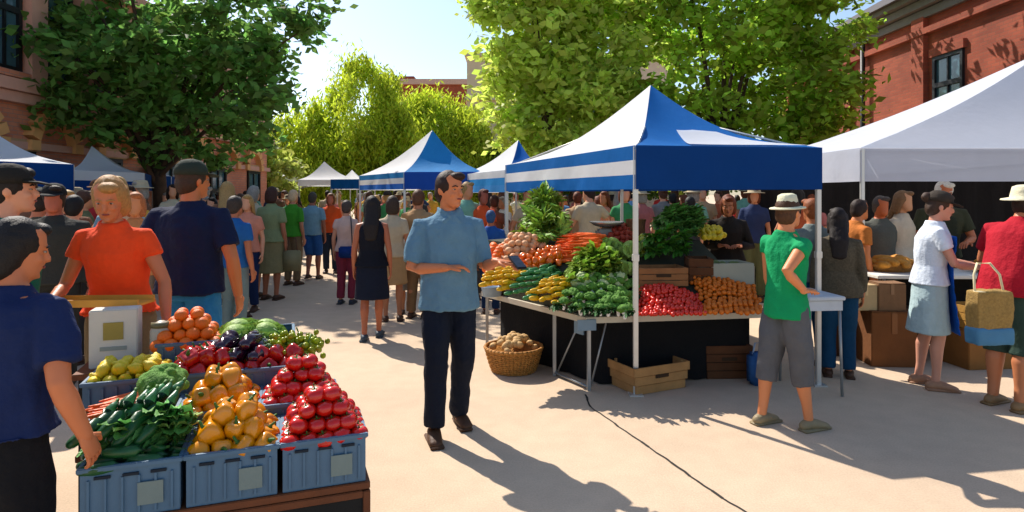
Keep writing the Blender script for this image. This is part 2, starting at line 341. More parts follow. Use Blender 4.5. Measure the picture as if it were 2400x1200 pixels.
# ------------------------------------------------------------------ ground
def build_ground():
    m = bpy.data.materials.new('pale concrete'); m.use_nodes = True; nt = m.node_tree; n = nt.nodes; L = nt.links
    b = n['Principled BSDF']; b.inputs['Roughness'].default_value = .9; b.inputs['Specular IOR Level'].default_value = .2
    tc = n.new('ShaderNodeTexCoord')
    def nz(sc, det=6):
        a = n.new('ShaderNodeTexNoise'); a.inputs['Scale'].default_value = sc; a.inputs['Detail'].default_value = det; L.new(tc.outputs['Object'], a.inputs['Vector']); return a
    a, c, d = nz(.45), nz(6), nz(90, 3)
    r = n.new('ShaderNodeValToRGB'); r.color_ramp.elements[0].position = .3; r.color_ramp.elements[0].color = (*S('#bea78e'), 1); r.color_ramp.elements[1].position = .7; r.color_ramp.elements[1].color = (*S('#ceb79b'), 1)
    L.new(a.outputs['Fac'], r.inputs[0])
    m1 = n.new('ShaderNodeMix'); m1.data_type = 'RGBA'; m1.blend_type = 'MULTIPLY'; m1.inputs[0].default_value = .35
    L.new(r.outputs[0], m1.inputs[6]); L.new(c.outputs['Color'], m1.inputs[7])
    r2 = n.new('ShaderNodeMapRange'); r2.inputs[1].default_value = .35; r2.inputs[2].default_value = .65; r2.inputs[3].default_value = .95; r2.inputs[4].default_value = 1.03
    r3 = n.new('ShaderNodeMapRange'); r3.inputs[1].default_value = .3; r3.inputs[2].default_value = .7; r3.inputs[3].default_value = .9; r3.inputs[4].default_value = 1.06
    L.new(c.outputs['Fac'], r2.inputs[0]); L.new(d.outputs['Fac'], r3.inputs[0])
    mu = n.new('ShaderNodeMath'); mu.operation = 'MULTIPLY'; L.new(r2.outputs[0], mu.inputs[0]); L.new(r3.outputs[0], mu.inputs[1])
    hs = n.new('ShaderNodeHueSaturation'); L.new(r.outputs[0], hs.inputs['Color']); L.new(mu.outputs[0], hs.inputs['Value']); L.new(hs.outputs[0], b.inputs['Base Color'])
    bp = n.new('ShaderNodeBump'); bp.inputs['Strength'].default_value = .25; bp.inputs['Distance'].default_value = .01; L.new(d.outputs['Fac'], bp.inputs['Height']); L.new(bp.outputs[0], b.inputs['Normal'])
    bm = BM(); vs = [bm.verts.new(p) for p in ((-400, -60, 0), (400, -60, 0), (400, 900, 0), (-400, 900, 0))]; bm.faces.new(vs)
    tag(put('ground', bm, m, smooth=False), kind='structure')
    # the dark joint that runs over the paving from the table leg to the lower edge
    bm = BM(); pts = [G(1372, 925), G(1385, 955), G(1450, 1000), G(1560, 1075), G(1650, 1140), G(1745, 1200), G(1840, 1262)]
    pts2 = []
    for a_, b_ in zip(pts, pts[1:]):
        for k in range(6): p = a_.lerp(b_, k / 6); pts2.append(p + V((random.uniform(-.006, .006), random.uniform(-.006, .006), .004)))
    for a_, b_ in zip(pts2, pts2[1:]):
        d_ = (b_ - a_).normalized(); s_ = V((-d_.y, d_.x, 0)) * random.uniform(.005, .009)
        bm.faces.new([bm.verts.new(q) for q in (a_ - s_, b_ - s_, b_ + s_, a_ + s_)])
    tag(put('ground_joint', bm, mat('joint tar', '#2a2722', .9, .2, 20, 0)), kind='structure')
build_ground()

# ------------------------------------------------------------------ tents
WHITE = dict(rough=.75, var=.03, scale=5, bump=.15, trans=.4, spec=.2)
def canvas(h): return mat('canvas ' + h, h, **WHITE)
def navy(h): return mat('canvas ' + h, h, rough=.7, var=.06, scale=5, bump=.15, trans=.14, spec=.1)
def tent(cn, eave, peak, roofs, vals, vh, label, group=None, sag=.12, rows=None, posts=(0, 1, 2, 3), pole='#c9c8c4', pr=.02, hub=True, rail=True, name='market_tent'):
    """cn: four ground corners in order; roofs[i], vals[i]: material of the side between corner i and i+1"""
    cn = [V((c[0], c[1], 0)) for c in cn]; base = sum(cn, V()) / 4
    root = empty(name, base, 0, label, 'tent', group); pm = mat('pole ' + pole, pole, .4, .05, 20, .05, metal=.6)
    for c in cn: pass
    top = [V((c.x, c.y, eave)) - base for c in cn]; pk = V(peak) - base
    for i in range(4):
        a, b = top[i], top[(i + 1) % 4]; N = 12
        bm = BM(); grid = []
        for r in range(N + 1):
            t = r / N; row = []
            for q in range(N + 1):
                s_ = q / N; e = a.lerp(b, s_); p = e.lerp(pk, t)
                p.z -= sag * math.sin(math.pi * t) * (1 + .35 * math.sin(math.pi * s_)) * (1 - .0 * t)
                p.z += .012 * noise.noise(V((p.x * 3, p.y * 3, i))) * (1 - t) * (0 < r)
                row.append(bm.verts.new(p))
            grid.append(row)
        for r in range(N):
            for q in range(N):
                bm.faces.new((grid[r][q], grid[r][q + 1], grid[r + 1][q + 1], grid[r + 1][q]))
        bmesh.ops.remove_doubles(bm, verts=bm.verts, dist=1e-4)
        put('roof_panel', bm, roofs[i], root)
        bm = BM(); K = rows[i] if rows and rows[i] else 4; n_ = 28; out = V(((b - a).y, -(b - a).x, 0)).normalized()
        gr = []
        ms = vals[i] if isinstance(vals[i], (list, tuple)) else [vals[i]]
        for r in range(K + 1):
            row = []
            for q in range(n_ + 1):
                s_ = q / n_; p = a.lerp(b, s_) + out * .006; p.z -= vh * r / K
                p += out * (.022 * math.sin(s_ * 23 + i) * (r / K) + .012 * math.sin(s_ * 61 + r) * r / K) * math.sin(math.pi * s_)
                row.append(bm.verts.new(p))
            gr.append(row)
        for r in range(K):
            for q in range(n_):
                f = bm.faces.new((gr[r][q], gr[r][q + 1], gr[r + 1][q + 1], gr[r + 1][q])); f.material_index = min(r * len(ms) // K, len(ms) - 1)
        put('valance', bm, ms, root)
    ctr = sum(top, V()) / 4
    for i in posts:
        c = top[i]; q = c + (ctr - c).normalized() * .03; q.z = 0
        bm = BM(); box(bm, q + V((0, 0, eave / 2)), (pr * 2, pr * 2, eave - .01), bev=.004); box(bm, q + V((0, 0, .006)), (.11, .11, .012)); box(bm, q + V((0, 0, eave * .55)), (pr * 2.6, pr * 2.6, .06), bev=.004)
        put('pole', bm, pm, root, smooth=False)
    if rail:
        for i in range(4):
            a, b = top[i].copy(), top[(i + 1) % 4].copy(); ins = (ctr - (a + b) / 2).normalized() * .04
            bm = BM(); tube(bm, a + ins - V((0, 0, .03)), b + ins - V((0, 0, .03)), .012); m_ = (a + b) / 2 + ins
            tube(bm, a + ins - V((0, 0, .30)), m_ - V((0, 0, .06)), .009); tube(bm, b + ins - V((0, 0, .30)), m_ - V((0, 0, .06)), .009)
            put('truss', bm, pm, root)
    if hub:
        bm = BM(); tube(bm, pk - V((0, 0, .35)), pk - V((0, 0, .02)), .02)
        for c in top: tube(bm, c - V((0, 0, .04)), pk - V((0, 0, .30)), .01)
        put('roof_frame', bm, pm, root)
    return root, top, pk, base
TA, TB, TC = G(1490, 928), G(1926, 905), G(1185, 735); TD = TB + (TC - TA)
W1, NV, B1, B2 = canvas('#e4e6e8'), navy('#083b7a'), navy('#0b5ca2'), navy('#2a82c0')
root, tops, pk, base = tent([TA, TB, TD, TC], 2.05, (1.55, 7.0, 2.87), [B1, W1, W1, W1], [NV, NV, NV, [B1, W1, B1]], .36,
     'large blue and white pop-up canopy over the main vegetable stall', 'pop-up canopies of the market', rows=[4, 4, 4, 9], sag=.17)
# white insert sewn on the blue front roof panel
def panel_pt(a, b, s_, t, up=.006, sag=.17):
    p = a.lerp(b, s_).lerp(pk, t); p.z -= sag * math.sin(math.pi * t) * (1 + .35 * math.sin(math.pi * s_)); return p + V((-.1 * up, -up, up * 1.2))
bm = BM(); a, b = tops[0], tops[1]; g = []
for r in range(9):
    t = .02 + .52 * r / 8; lo = .30 + .12 * (r / 8) ** 1.2; hi = .95 - .12 * (r / 8); row = []
    if r == 8: hi = lo + .22
    for q in range(13): row.append(bm.verts.new(panel_pt(a, b, lo + (hi - lo) * q / 12, t, .014)))
    g.append(row)
for r in range(8):
    for q in range(12): bm.faces.new((g[r][q], g[r][q + 1], g[r + 1][q + 1], g[r + 1][q]))
put('roof_insert', bm, W1, root)
# the middle tents
tent([G(948, 664), AT(1128, 11.4), AT(985, 14.8), AT(842, 14.0)], 2.06, AT(1013, 12.2, 2.90), [B2, W1, W1, W1], [navy('#2350a8'), navy('#2350a8'), W1, [B2, W1, navy('#2f6fc8')]], .32,
     'bright blue and white peaked canopy behind the man in the blue shirt', 'pop-up canopies of the market', rows=[4, 4, 4, 6])
tent([AT(1186, 9.6), AT(1290, 10.2), AT(1210, 12.9), AT(1066, 12.2)], 2.02, AT(1215, 11.2, 2.62), [navy('#0f5ba8'), W1, W1, W1], [B2, B2, W1, [W1, B2, navy('#3c86c4')]], .34,
     'small peaked canopy with blue front just left of the main stall roof', 'pop-up canopies of the market', rows=[4, 4, 4, 6])
tent([AT(700, 22.0), AT(838, 22.0), AT(822, 25), AT(700, 25)], 2.16, AT(760, 23, 2.85), [W1, W1, W1, W1], [W1] * 4, .2, 'all white peaked canopy far down mid street', 'pop-up canopies of the market', hub=False)
tent([AT(775, 17.0), AT(868, 16.6), AT(880, 19), AT(790, 19.5)], 2.05, AT(825, 18, 2.35), [W1, W1, W1, W1], [navy('#0f4d8c'), B2, W1, W1], .26, 'low canopy with dark blue valance beside the far white tent', 'pop-up canopies of the market', hub=False)
# left row
tent([AT(-150, 7.2), AT(172, 8.6), AT(160, 10.4), AT(-40, 11)], 2.06, (-8.0, 9.4, 2.75), [W1, NV, W1, W1], [NV, [W1, W1, NV], W1, W1], .36, 'navy and white canopy at the left edge of the street', 'pop-up canopies of the market')
tent([AT(158, 10.6), AT(338, 12.2), AT(360, 14.5), AT(190, 14.2)], 2.06, AT(215, 12.6, 2.62), [W1, W1, W1, W1], [[W1, NV], NV, W1, W1], .34, 'white canopy with dark blue valance in front of the brick house', 'pop-up canopies of the market')
tent([AT(330, 14.6), AT(400, 15.8), AT(440, 18), AT(330, 18)], 2.1, AT(352, 16.5, 2.45), [NV, W1, W1, W1], [NV, NV, W1, W1], .3, 'blue canopy at the foot of the tall dark tree', 'pop-up canopies of the market')
for k, (x0, x1, Y, lb) in enumerate(((400, 480, 19, 'low white canopy right behind the man in the dark green cap'), (478, 585, 24, 'distant white canopy under the pale green bush'), (582, 700, 27, 'distant white canopy under the yellow willow'))):
    tent([AT(x0, Y), AT(x1, Y), AT(x1, Y + 3), AT(x0, Y + 3)], 2.25 + .06 * k, AT((x0 + x1) / 2, Y + 1.5, 2.72 + .05 * k), [W1] * 4, [W1] * 4, .18, lb, 'pop-up canopies of the market', hub=False, rail=False)
# right white tent
RT = [V((3.84, 6.9, 0)), V((10.6, 6.9, 0)), V((10.6, 9.9, 0)), V((3.84, 9.9, 0))]
W2 = canvas('#d9dde6')
tent(RT, 2.16, (7.2, 8.4, 3.6), [W2] * 4, [canvas('#c9cdd8')] * 4, .37, 'big white canopy over the bread stall on the right', 'pop-up canopies of the market', sag=.1, posts=(0, 1))

# ------------------------------------------------------------------ buildings
BR = brick_mat('red brick', '#8a3e28', '#9c4a30', '#7a4a36'); BR2 = brick_mat('rose brick', '#cc7c5c', '#d68c6a', '#a8857a')
DK = mat('dark frame', '#16171a', .5, .05); GL = mat('window glass', '#42606a', .12, .15, 2, 0, spec=.6); STN = mat('sandstone', '#b9946c', .85, .12, 3, .3); GUT = mat('grey eave', '#6a625c', .7, .15, 5, .2)
def window(par, c, w, h, nrm, arch=False, trim=STN):
    """window on a wall plane: nrm = +1 / -1 along x"""
    fr = BM(); x = c[0]
    for dy in (-w / 2, w / 2): box(fr, (x + nrm * .02, c[1] + dy, c[2]), (.09, .09, h + .09))
    for dz in (-h / 2, h / 2, h * .1): box(fr, (x + nrm * .02, c[1], c[2] + dz), (.087, w - .09, .09 if dz != h * .1 else .12))
    box(fr, (x + nrm * .018, c[1], c[2] - .0), (.06, .05, h - .1))
    f = put('window', fr, DK, par, smooth=False)
    g = BM(); box(g, (x - nrm * .01, c[1], c[2]), (.03, w - .05, h - .05)); put('pane', g, GL, f, smooth=False)
    s_ = BM(); box(s_, (x + nrm * .06, c[1], c[2] - h / 2 - .11), (.22, w + .3, .12)); put('sill', s_, trim, f, smooth=False); s_ = BM(); box(s_, (x + nrm * .04, c[1], c[2] + h / 2 + .16), (.12, w + .25, .22)); put('lintel', s_, trim, f, smooth=False)
# right brick house: wall plane x = 11, from y 9 to 25
r = empty('brick_building', (11, 17, 0), 0, 'red brick building with dark sash window and grey eave behind the bread stall', 'building')
bm = BM(); box(bm, (3, 0, 3.35), (6, 16.4, 6.7)); put('wall', bm, BR, r, smooth=False)
bm = BM()
for y in (-8.0, -4.6, -.2, 3.4, 7.9): box(bm, (-.06, y, 3.2), (.14, .5, 6.3))
for z in (2.35, 5.95): box(bm, (-.075, 0, z), (.17, 16.5, .16))
put('brick_pilaster', bm, BR, r, smooth=False)
bm = BM()
for z, o, hh in ((6.42, .12, .22), (6.66, .26, .2), (6.86, .42, .14)): box(bm, (3 - o / 2, 0, z), (6 + o, 16.6 + o, hh))
put('eave', bm, GUT, r, smooth=False)
bm = BM(); vs = [bm.verts.new(p) for p in ((-.55, -8.6, 6.94), (-.55, 8.6, 6.94), (6.3, 8.6, 6.94), (6.3, -8.6, 6.94), (3, -6.5, 9), (3, 6.5, 9))]
for f in ((0, 4, 5, 1), (2, 5, 4, 3), (0, 3, 4), (1, 5, 2), (0, 1, 2, 3)): bm.faces.new([vs[i] for i in f])
put('roof', bm, mat('slate', '#4a4543', .8, .2, 6, .3), r, smooth=False)
for y, z, hh in ((-1.25, 4.28, 1.75), (-6.3, 4.28, 1.75), (5.6, 4.28, 1.6), (-1.25, 1.2, 1.7), (-6.3, 1.2, 1.7), (5.6, 1.2, 1.7)): window(r, (0, y, z), 1.0, hh, -1, trim=BR)
bm = BM(); tube(bm, (-.16, 2.35, .1), (-.16, 2.35, 6.3), .07, 10); put('drainpipe', bm, DK, r)
lamp = empty('wall_lamp', (10.6, 20.6, 0), 0, 'small dark lamp on the brick wall above the canopy gap', 'lamp')
bm = BM(); tube(bm, (.4, 0, 3.6), (-.1, 0, 3.7), .04); put('bracket', bm, DK, lamp)
bm = BM(); rings(bm, [(V((-.15, 0, z)), V((q, 0, 0)), V((0, q, 0))) for z, q in ((3.4, .16), (3.45, .17), (3.68, .1), (3.75, .03))], 12); put('lamp_shade', bm, mat('blue shade', '#4f8fae', .4), lamp)
# left rose brick house: wall plane x = -9.6
r = empty('brick_building', (-9.6, 16, 0), 0, 'tall rose brick building with narrow dark windows at the left edge', 'building')
bm = BM(); box(bm, (-3, 0, 3.35), (6, 17, 6.7)); put('wall', bm, BR2, r, smooth=False)
bm = BM()
for k in range(12): box(bm, (.09, -7.7 + k * 1.4, 5.05), (.18, .42, 2.4))
for z, o, hh in ((3.72, .3, .22), (3.5, .2, .2), (6.4, .35, .3), (2.6, .12, .14)): box(bm, (o / 2, 0, z), (o, 17.1, hh))
put('pilaster', bm, mat('rose stone', '#cc9a86', .85, .12, 3, .3), r, smooth=False)
for k in range(11):
    window(r, (0, -7 + k * 1.4, 5.0), .7, 1.9, 1, trim=BR2)
    if k % 2 == 0: window(r, (0, -6.8 + k * 1.4, 1.6), 1.0, 1.7, 1)
for k in range(8):
    bm = BM()
    for q in range(9):
        t = math.pi * q / 8; box(bm, (.1, -7 + k * 2 + .62 * math.cos(t), 2.62 + .62 * math.sin(t)), (.2, .2, .24), Matrix.Rotation(t - math.pi / 2, 3, 'X'))
    put('arch', bm, mat('ochre stone', '#dba265', .85, .12, 3, .3), r, smooth=False)
# far buildings that close the street
def winf(par, xs, zs, w, h, y, m):
    for x in xs:
        for z in zs:
            bm = BM(); box(bm, (x, y - .03, z), (w, .08, h)); f = put('window', bm, DK, par, smooth=False)
            bm = BM(); box(bm, (x, y - .085, z), (w - .2, .04, h - .2)); put('pane', bm, GL, f, smooth=False)
r = empty('stone_building', (4.0, 43, 0), 0, 'pale cream stone building with ledges behind the big right tree', 'building')
bm = BM(); box(bm, (0, 3, 5.6), (14.2, 6, 11.2)); put('wall', bm, mat('cream stone', '#d8bfa2', .85, .1, 2, .3), r, smooth=False)
bm = BM()
for z in (11.2, 8.2, 5.4, 4.9, 4.4, 3.6): box(bm, (0, 2.9, z), (14.5, 6.3, .22))
put('ledge', bm, mat('pale ledge', '#c9b79a', .85, .1, 3, .2), r, smooth=False)
winf(r, [-2.4 + 2.2 * k for k in range(4)], (2, 6.8, 9.7), 1.1, 1.7, 0, DK)
r = empty('brick_building', (-7.2, 60, 0), 0, 'far red brick building with flat roof at the end of the street', 'building')
bm = BM(); box(bm, (0, 4, 6.1), (9.2, 8, 12.2)); put('wall', bm, BR, r, smooth=False)
bm = BM(); box(bm, (0, 3.9, 12.4), (9.5, 8.4, .5)); put('parapet', bm, mat('pale coping', '#b89a8a', .8), r, smooth=False)
bm = BM(); box(bm, (-3.1, 2, 12.9), (1.4, 1.4, .6)); put('chimney', bm, BR, r, smooth=False)
winf(r, (-3.2, -1, 1.2, 3.4), (3, 6, 9), 1.1, 1.7, 0, DK)

# ------------------------------------------------------------------ trees
def leafmat(key, h, tr=.45, isl=.45): return mat(key, h, .55, .25, .8, 0, trans=tr, spec=.3, island=isl)
BARK = mat('bark', '#4b382b', .9, .3, 12, .8)
def tree(loc, blobs, n, leaf, m, trunk, label, group='street trees', droop=0, clumps=160, spread=.55, name='street_tree', branches=9, hollow=.55):
    """blobs: ellipsoids (centre, radii) relative to loc"""
    root = empty(name, loc, 0, label, 'tree', group)
    bm = BM(); th, tr = trunk; c0 = V(blobs[0][0])
    loft(bm, [(0, 0, 0), (.05 * th, 0, th * .4), (.0, .03 * th, th), V((0, 0, th)).lerp(c0, .75)], [tr * 1.35, tr, tr * .8, tr * .35], n=12, rnd=(0, 1))
    put('trunk', bm, BARK, root)
    vol = np.array([b[1][0] * b[1][1] * b[1][2] for b in blobs]) ** .67; vol /= vol.sum()
    cl = []
    for k in range(clumps):
        c, rd = blobs[RNG.choice(len(blobs), p=vol)]
        d = RNG.normal(size=3); d /= np.linalg.norm(d); q = RNG.uniform(hollow, 1.0) ** .5
        cl.append(np.array(c) + d * q * np.array(rd))
    cl = np.array(cl)
    bm = BM()
    for k in range(branches):
        e = V(cl[int(RNG.integers(clumps))]); s0 = V((0, 0, th * RNG.uniform(.75, 1.05)))
        mid = s0.lerp(e, .5) + V((0, 0, .12 * (e - s0).length))
        loft(bm, [s0, mid, e], [tr * .45, tr * .25, tr * .07], n=7)
    put('limb', bm, BARK, root)
    idx = RNG.integers(0, clumps, n); sz = RNG.uniform(.6, 1.2, clumps)[idx] * spread
    off = RNG.normal(size=(n, 3)) * sz[:, None] * np.array([1, 1, .55 if not droop else 1.3])
    P = cl[idx] + off
    if droop: P[:, 2] -= np.abs(RNG.normal(size=n)) * droop
    a = RNG.normal(size=(n, 3)); a[:, 2] *= .6
    if droop: a[:, 2] += 1.5
    a /= np.linalg.norm(a, axis=1)[:, None]
    b = np.cross(a, RNG.normal(size=(n, 3))); b /= np.linalg.norm(b, axis=1)[:, None] + 1e-9
    l = (leaf * RNG.uniform(.6, 1.4, n))[:, None]; w = l * (.55 if not droop else .3)
    nn = np.cross(a, b)
    v = np.stack([P - a * l, P + b * w + nn * l * .15, P + a * l, P - b * w + nn * l * .15], 1).reshape(-1, 3)
    me = bpy.data.meshes.new('crown'); me.vertices.add(4 * n); me.vertices.foreach_set('co', v.ravel())
    me.loops.add(4 * n); me.loops.foreach_set('vertex_index', np.arange(4 * n, dtype=np.int32))
    me.polygons.add(n); me.polygons.foreach_set('loop_start', np.arange(0, 4 * n, 4, dtype=np.int32)); me.polygons.foreach_set('loop_total', np.full(n, 4, dtype=np.int32))
    me.update(calc_edges=True); me.validate(); link('crown', me, m, root); return root
DG = leafmat('dark leaves', '#6f9a4a', .66, .6); YG = leafmat('yellow leaves', '#bcce3a', .6, .3); LG = leafmat('lime leaves', '#a4c444', .68, .6); MG = leafmat('green leaves', '#64812f', .4, .45)
LLG = leafmat('bright lime leaves', '#c8de62', .62, .4)
tree((-7.95, 14.0, 0), [((.2, -.5, 5.7), (2.9, 2.0, 2.6)), ((-.6, -.5, 4.2), (1.9, 1.8, 1.5)), ((1.5, -.6, 4.0), (1.8, 1.5, 1.5)), ((2.4, -.5, 5.3), (1.5, 1.2, .8)), ((2.9, -.5, 6.9), (1.5, 1.0, .6)), ((.9, -.3, 2.9), (1.8, 1.4, .8))], 15000, .115, DG, (2.4, .16),
     'tall dark green tree beside the rose brick building', clumps=210, spread=.27, hollow=.35, branches=16)
tree((5.6, 16.8, 0), [((-.6, 0, 5.2), (3.8, 2.2, 3.2)), ((1.6, 0, 4.4), (2.3, 1.8, 2.3)), ((.2, .2, 7.0), (4.2, 2.4, 1.8)), ((-1.5, .2, 2.9), (2.2, 1.4, 1.1)), ((1.2, .2, 2.9), (2.2, 1.4, 1.0))], 24000, .125, LG, (2.5, .2),
     'huge deep green tree behind the blue main canopy', clumps=300, spread=.32, hollow=.35, branches=14)
tree((.95, 16.0, 0), [((-.2, 0, 5.6), (1.7, 1.6, 1.9)), ((.3, 0, 3.6), (1.6, 1.4, 1.7)), ((-.6, 0, 6.9), (1.7, 1.4, 1.3)), ((.9, 0, 5.3), (1.7, 1.5, 2.2))], 20000, .12, LLG, (2.2, .14),
     'bright lime leaved tree at the left flank of the huge green tree', clumps=210, spread=.30, hollow=.3)
tree(AT(790, 32, 0), [((1.0, 0, 5.4), (2.4, 2, 3.2)), ((-1.9, 0, 3.6), (2.0, 1.6, 2.2)), ((2.6, 0, 3.9), (1.8, 1.6, 2.0)), ((0, 0, 3.0), (3.8, 2, 1.8))], 48000, .15, YG, (2, .16),
     'rounded yellow green willow in the middle of the street', droop=.28, clumps=260, spread=.33, name='willow_tree')
tree(AT(1010, 38, 0), [((0, 0, 4.6), (3.6, 2, 3.0)), ((2.0, 0, 4.0), (1.8, 2, 2.6))], 32000, .16, YG, (2, .16), 'yellow leaved tree below the far brick building', droop=.4, clumps=180, spread=.38, name='willow_tree')
tree(AT(545, 26, 0), [((0, 0, 3.0), (1.9, 1.6, 1.6)), ((.2, 0, 4.0), (1.1, 1, 1.0)), ((-1.2, 0, 2.4), (1.2, 1, .9)), ((1.4, 0, 2.4), (1.3, 1, 1.0))], 15000, .13, leafmat('pale leaves', '#bcc862', .5, .4), (1.4, .12), 'small pale green tree between the dark tree and the willow', clumps=120, spread=.28)
tree(AT(640, 36, 0), [((-3, 0, 3.0), (5, 1.5, 1.6)), ((4, 0, 3.0), (6, 1.5, 1.3))], 18000, .13, MG, (1.4, .12), 'low green tree left of the willow at the far end', clumps=120, spread=.4)
tree(AT(1330, 38, 0), [((-3, 0, 3.0), (5, 1.5, 1.6)), ((5, 0, 3.0), (6, 1.5, 1.6))], 18000, .13, MG, (1.4, .12), 'low green tree behind the roof of the main canopy', clumps=120, spread=.4)

# ------------------------------------------------------------------ produce meshes (shared)
PM = {}
def pmesh(key):
    if key in PM: return PM[key]
    bm = BM(); ms = None; kids = []
    def sph(rx, ry, rz, u=16, v=12): ell(bm, (0, 0, 0), (rx, ry, rz), None, u, v)
    stem = mat('stem green', '#3f6b22', .6, .2, 30, .2)
    if key == 'tomato':
        sph(.041, .041, .034)
        for v_ in bm.verts:
            d = math.hypot(v_.co.x, v_.co.y); a = math.atan2(v_.co.y, v_.co.x)
            v_.co.x *= 1 + .04 * math.cos(5 * a); v_.co.y *= 1 + .04 * math.cos(5 * a)
            if v_.co.z > 0: v_.co.z -= .010 * math.exp(-(d / .012) ** 2)
        ms = [mat('tomato skin', '#c8170a', .22, .12, 12, .02, spec=.6)]
        k = BM()
        for q in range(5):
            a = q * 1.257; k.faces.new([k.verts.new(p) for p in ((0, 0, .027), (.009 * math.cos(a + .4), .009 * math.sin(a + .4), .0275), (.022 * math.cos(a), .022 * math.sin(a), .033), (.009 * math.cos(a - .4), .009 * math.sin(a - .4), .0275))])
        tube(k, (0, 0, .026), (.003, 0, .04), .0025, 6); kids = [('calyx', mesh(k), stem)]
    elif key in ('yellow_pepper', 'red_pepper', 'orange_pepper'):
        sph(.045, .045, .055, 20, 14)
        for v_ in bm.verts:
            a = math.atan2(v_.co.y, v_.co.x); d = math.hypot(v_.co.x, v_.co.y); k = 1 + .11 * math.cos(4 * a); t = (v_.co.z + .055) / .11
            k *= .72 + .42 * t; v_.co.x *= k; v_.co.y *= k
            if v_.co.z > 0: v_.co.z -= .02 * math.exp(-(d / .02) ** 2)
        c = {'yellow_pepper': '#d98a05', 'red_pepper': '#a81208', 'orange_pepper': '#e06808'}[key]
        ms = [mat(key + ' skin', c, .2, .12, 10, .02, spec=.6)]
        k = BM(); loft(k, [(0, 0, .03), (0, 0, .045), (.008, 0, .06)], [.014, .006, .005], n=8); kids = [('stalk', mesh(k), stem)]
    elif key == 'orange': sph(.036, .036, .034); ms = [mat('orange peel', '#ef6c06', .45, .1, 10, .3, bscale=220)]
    elif key == 'peach': sph(.036, .036, .034); ms = [mat('peach skin', '#e8a070', .6, .3, 18, .1)]
    elif key == 'apple': sph(.035, .035, .033); ms = [mat('green apple skin', '#8f9c12', .3, .2, 14, .02)]
    elif key == 'lemon': loft(bm, [(-.03, 0, 0), (-.015, 0, 0), (.015, 0, 0), (.03, 0, 0)], [.012, .027, .027, .012], n=12); ms = [mat('lemon peel', '#e3c51c', .45, .1, 20, .3, bscale=200)]
    elif key == 'red_potato': sph(.032, .026, .024, 12, 9); ms = [mat('red potato skin', '#8e2a14', .6, .3, 20, .2)]
    elif key == 'potato': sph(.034, .027, .025, 12, 9); ms = [mat('pale potato skin', '#c09a62', .7, .3, 20, .3)]
    elif key == 'cherry_tomato': sph(.02, .02, .02, 10, 8); ms = [mat('cherry tomato skin', '#d8280f', .25, .25, 4, 0, spec=.6)]
    elif key == 'apricot': sph(.022, .022, .021, 10, 8); ms = [mat('apricot skin', '#e0700f', .5, .3, 4, 0)]
    elif key == 'eggplant':
        loft(bm, [(-.07, 0, 0), (-.04, 0, 0), (0, 0, .004), (.04, 0, .008), (.07, 0, .012)], [.03, .042, .038, .026, .018], n=14); ms = [mat('eggplant skin', '#2a0d22', .15, .15, 8, 0, spec=.7)]
        k = BM(); loft(k, [(.062, 0, .011), (.082, 0, .014), (.10, 0, .02)], [.023, .012, .006], n=8); kids = [('stalk', mesh(k), stem)]
    elif key in ('zucchini', 'cucumber', 'yellow_squash', 'butternut'):
        L_ = {'zucchini': .10, 'cucumber': .085, 'yellow_squash': .075, 'butternut': .08}[key]; r_ = {'zucchini': .022, 'cucumber': .021, 'yellow_squash': .024, 'butternut': .03}[key]
        loft(bm, [(L_ * t, .015 * t * t, 0) for t in (-1, -.6, 0, .5, .85, 1)], [r_ * .75, r_, r_, r_ * .9, r_ * .65, r_ * .4], n=12)
        c = {'zucchini': '#1c5228', 'cucumber': '#3f8045', 'yellow_squash': '#f0a80c', 'butternut': '#d9a56a'}[key]
        ms = [mat(key + ' skin', c, .35, .35, 16, .1, bscale=70)]
        k = BM(); tube(k, (L_, .015, 0), (L_ + .018, .018, .004), .006, 6); kids = [('stalk', mesh(k), stem)]
    elif key == 'carrot':
        loft(bm, [(-.1, 0, 0), (-.04, 0, 0), (.04, 0, 0), (.085, 0, 0)], [.003, .010, .016, .015], n=10); ms = [mat('carrot skin', '#e8610a', .5, .15, 30, .2)]
        k = BM()
        for q in range(5): loft(k, [(.085, 0, 0), (.115, .012 * (q - 2), .006 * (q % 2)), (.145, .024 * (q - 2), .012)], [.003, .003, .006], n=5)
        kids = [('leaf_top', mesh(k), stem)]
    elif key in ('broccoli', 'cauliflower'):
        rr = random.Random(3); ell(bm, (0, 0, .05), (.062, .062, .04), None, 14, 10)
        for q in range(46):
            d = V((rr.gauss(0, 1), rr.gauss(0, 1), abs(rr.gauss(0, .8)))).normalized(); ell(bm, V((0, 0, .045)) + V((d.x * .06, d.y * .06, d.z * .045)), (.017, .017, .015), None, 8, 6)
        me = remesh(bm, .005, 1, .002, 120); k = BM(); loft(k, [(0, 0, -.04), (0, 0, .0), (0, 0, .04)], [.02, .018, .034], n=10)
        m_ = mat('broccoli head', '#5a8a2c', .8, .4, 40, .6, bscale=220) if key == 'broccoli' else mat('cauliflower head', '#b9c389', .8, .2, 30, .5)
        me.materials.append(m_); PM[key] = (me, [('stalk', mesh(k), mat('pale stalk', '#9fb56a', .6))]); return PM[key]
    elif key in ('cabbage', 'lettuce'):
        rr = random.Random(5); ell(bm, (0, 0, 0), (.07, .07, .06), None, 14, 10); nL = 18 if key == 'cabbage' else 26
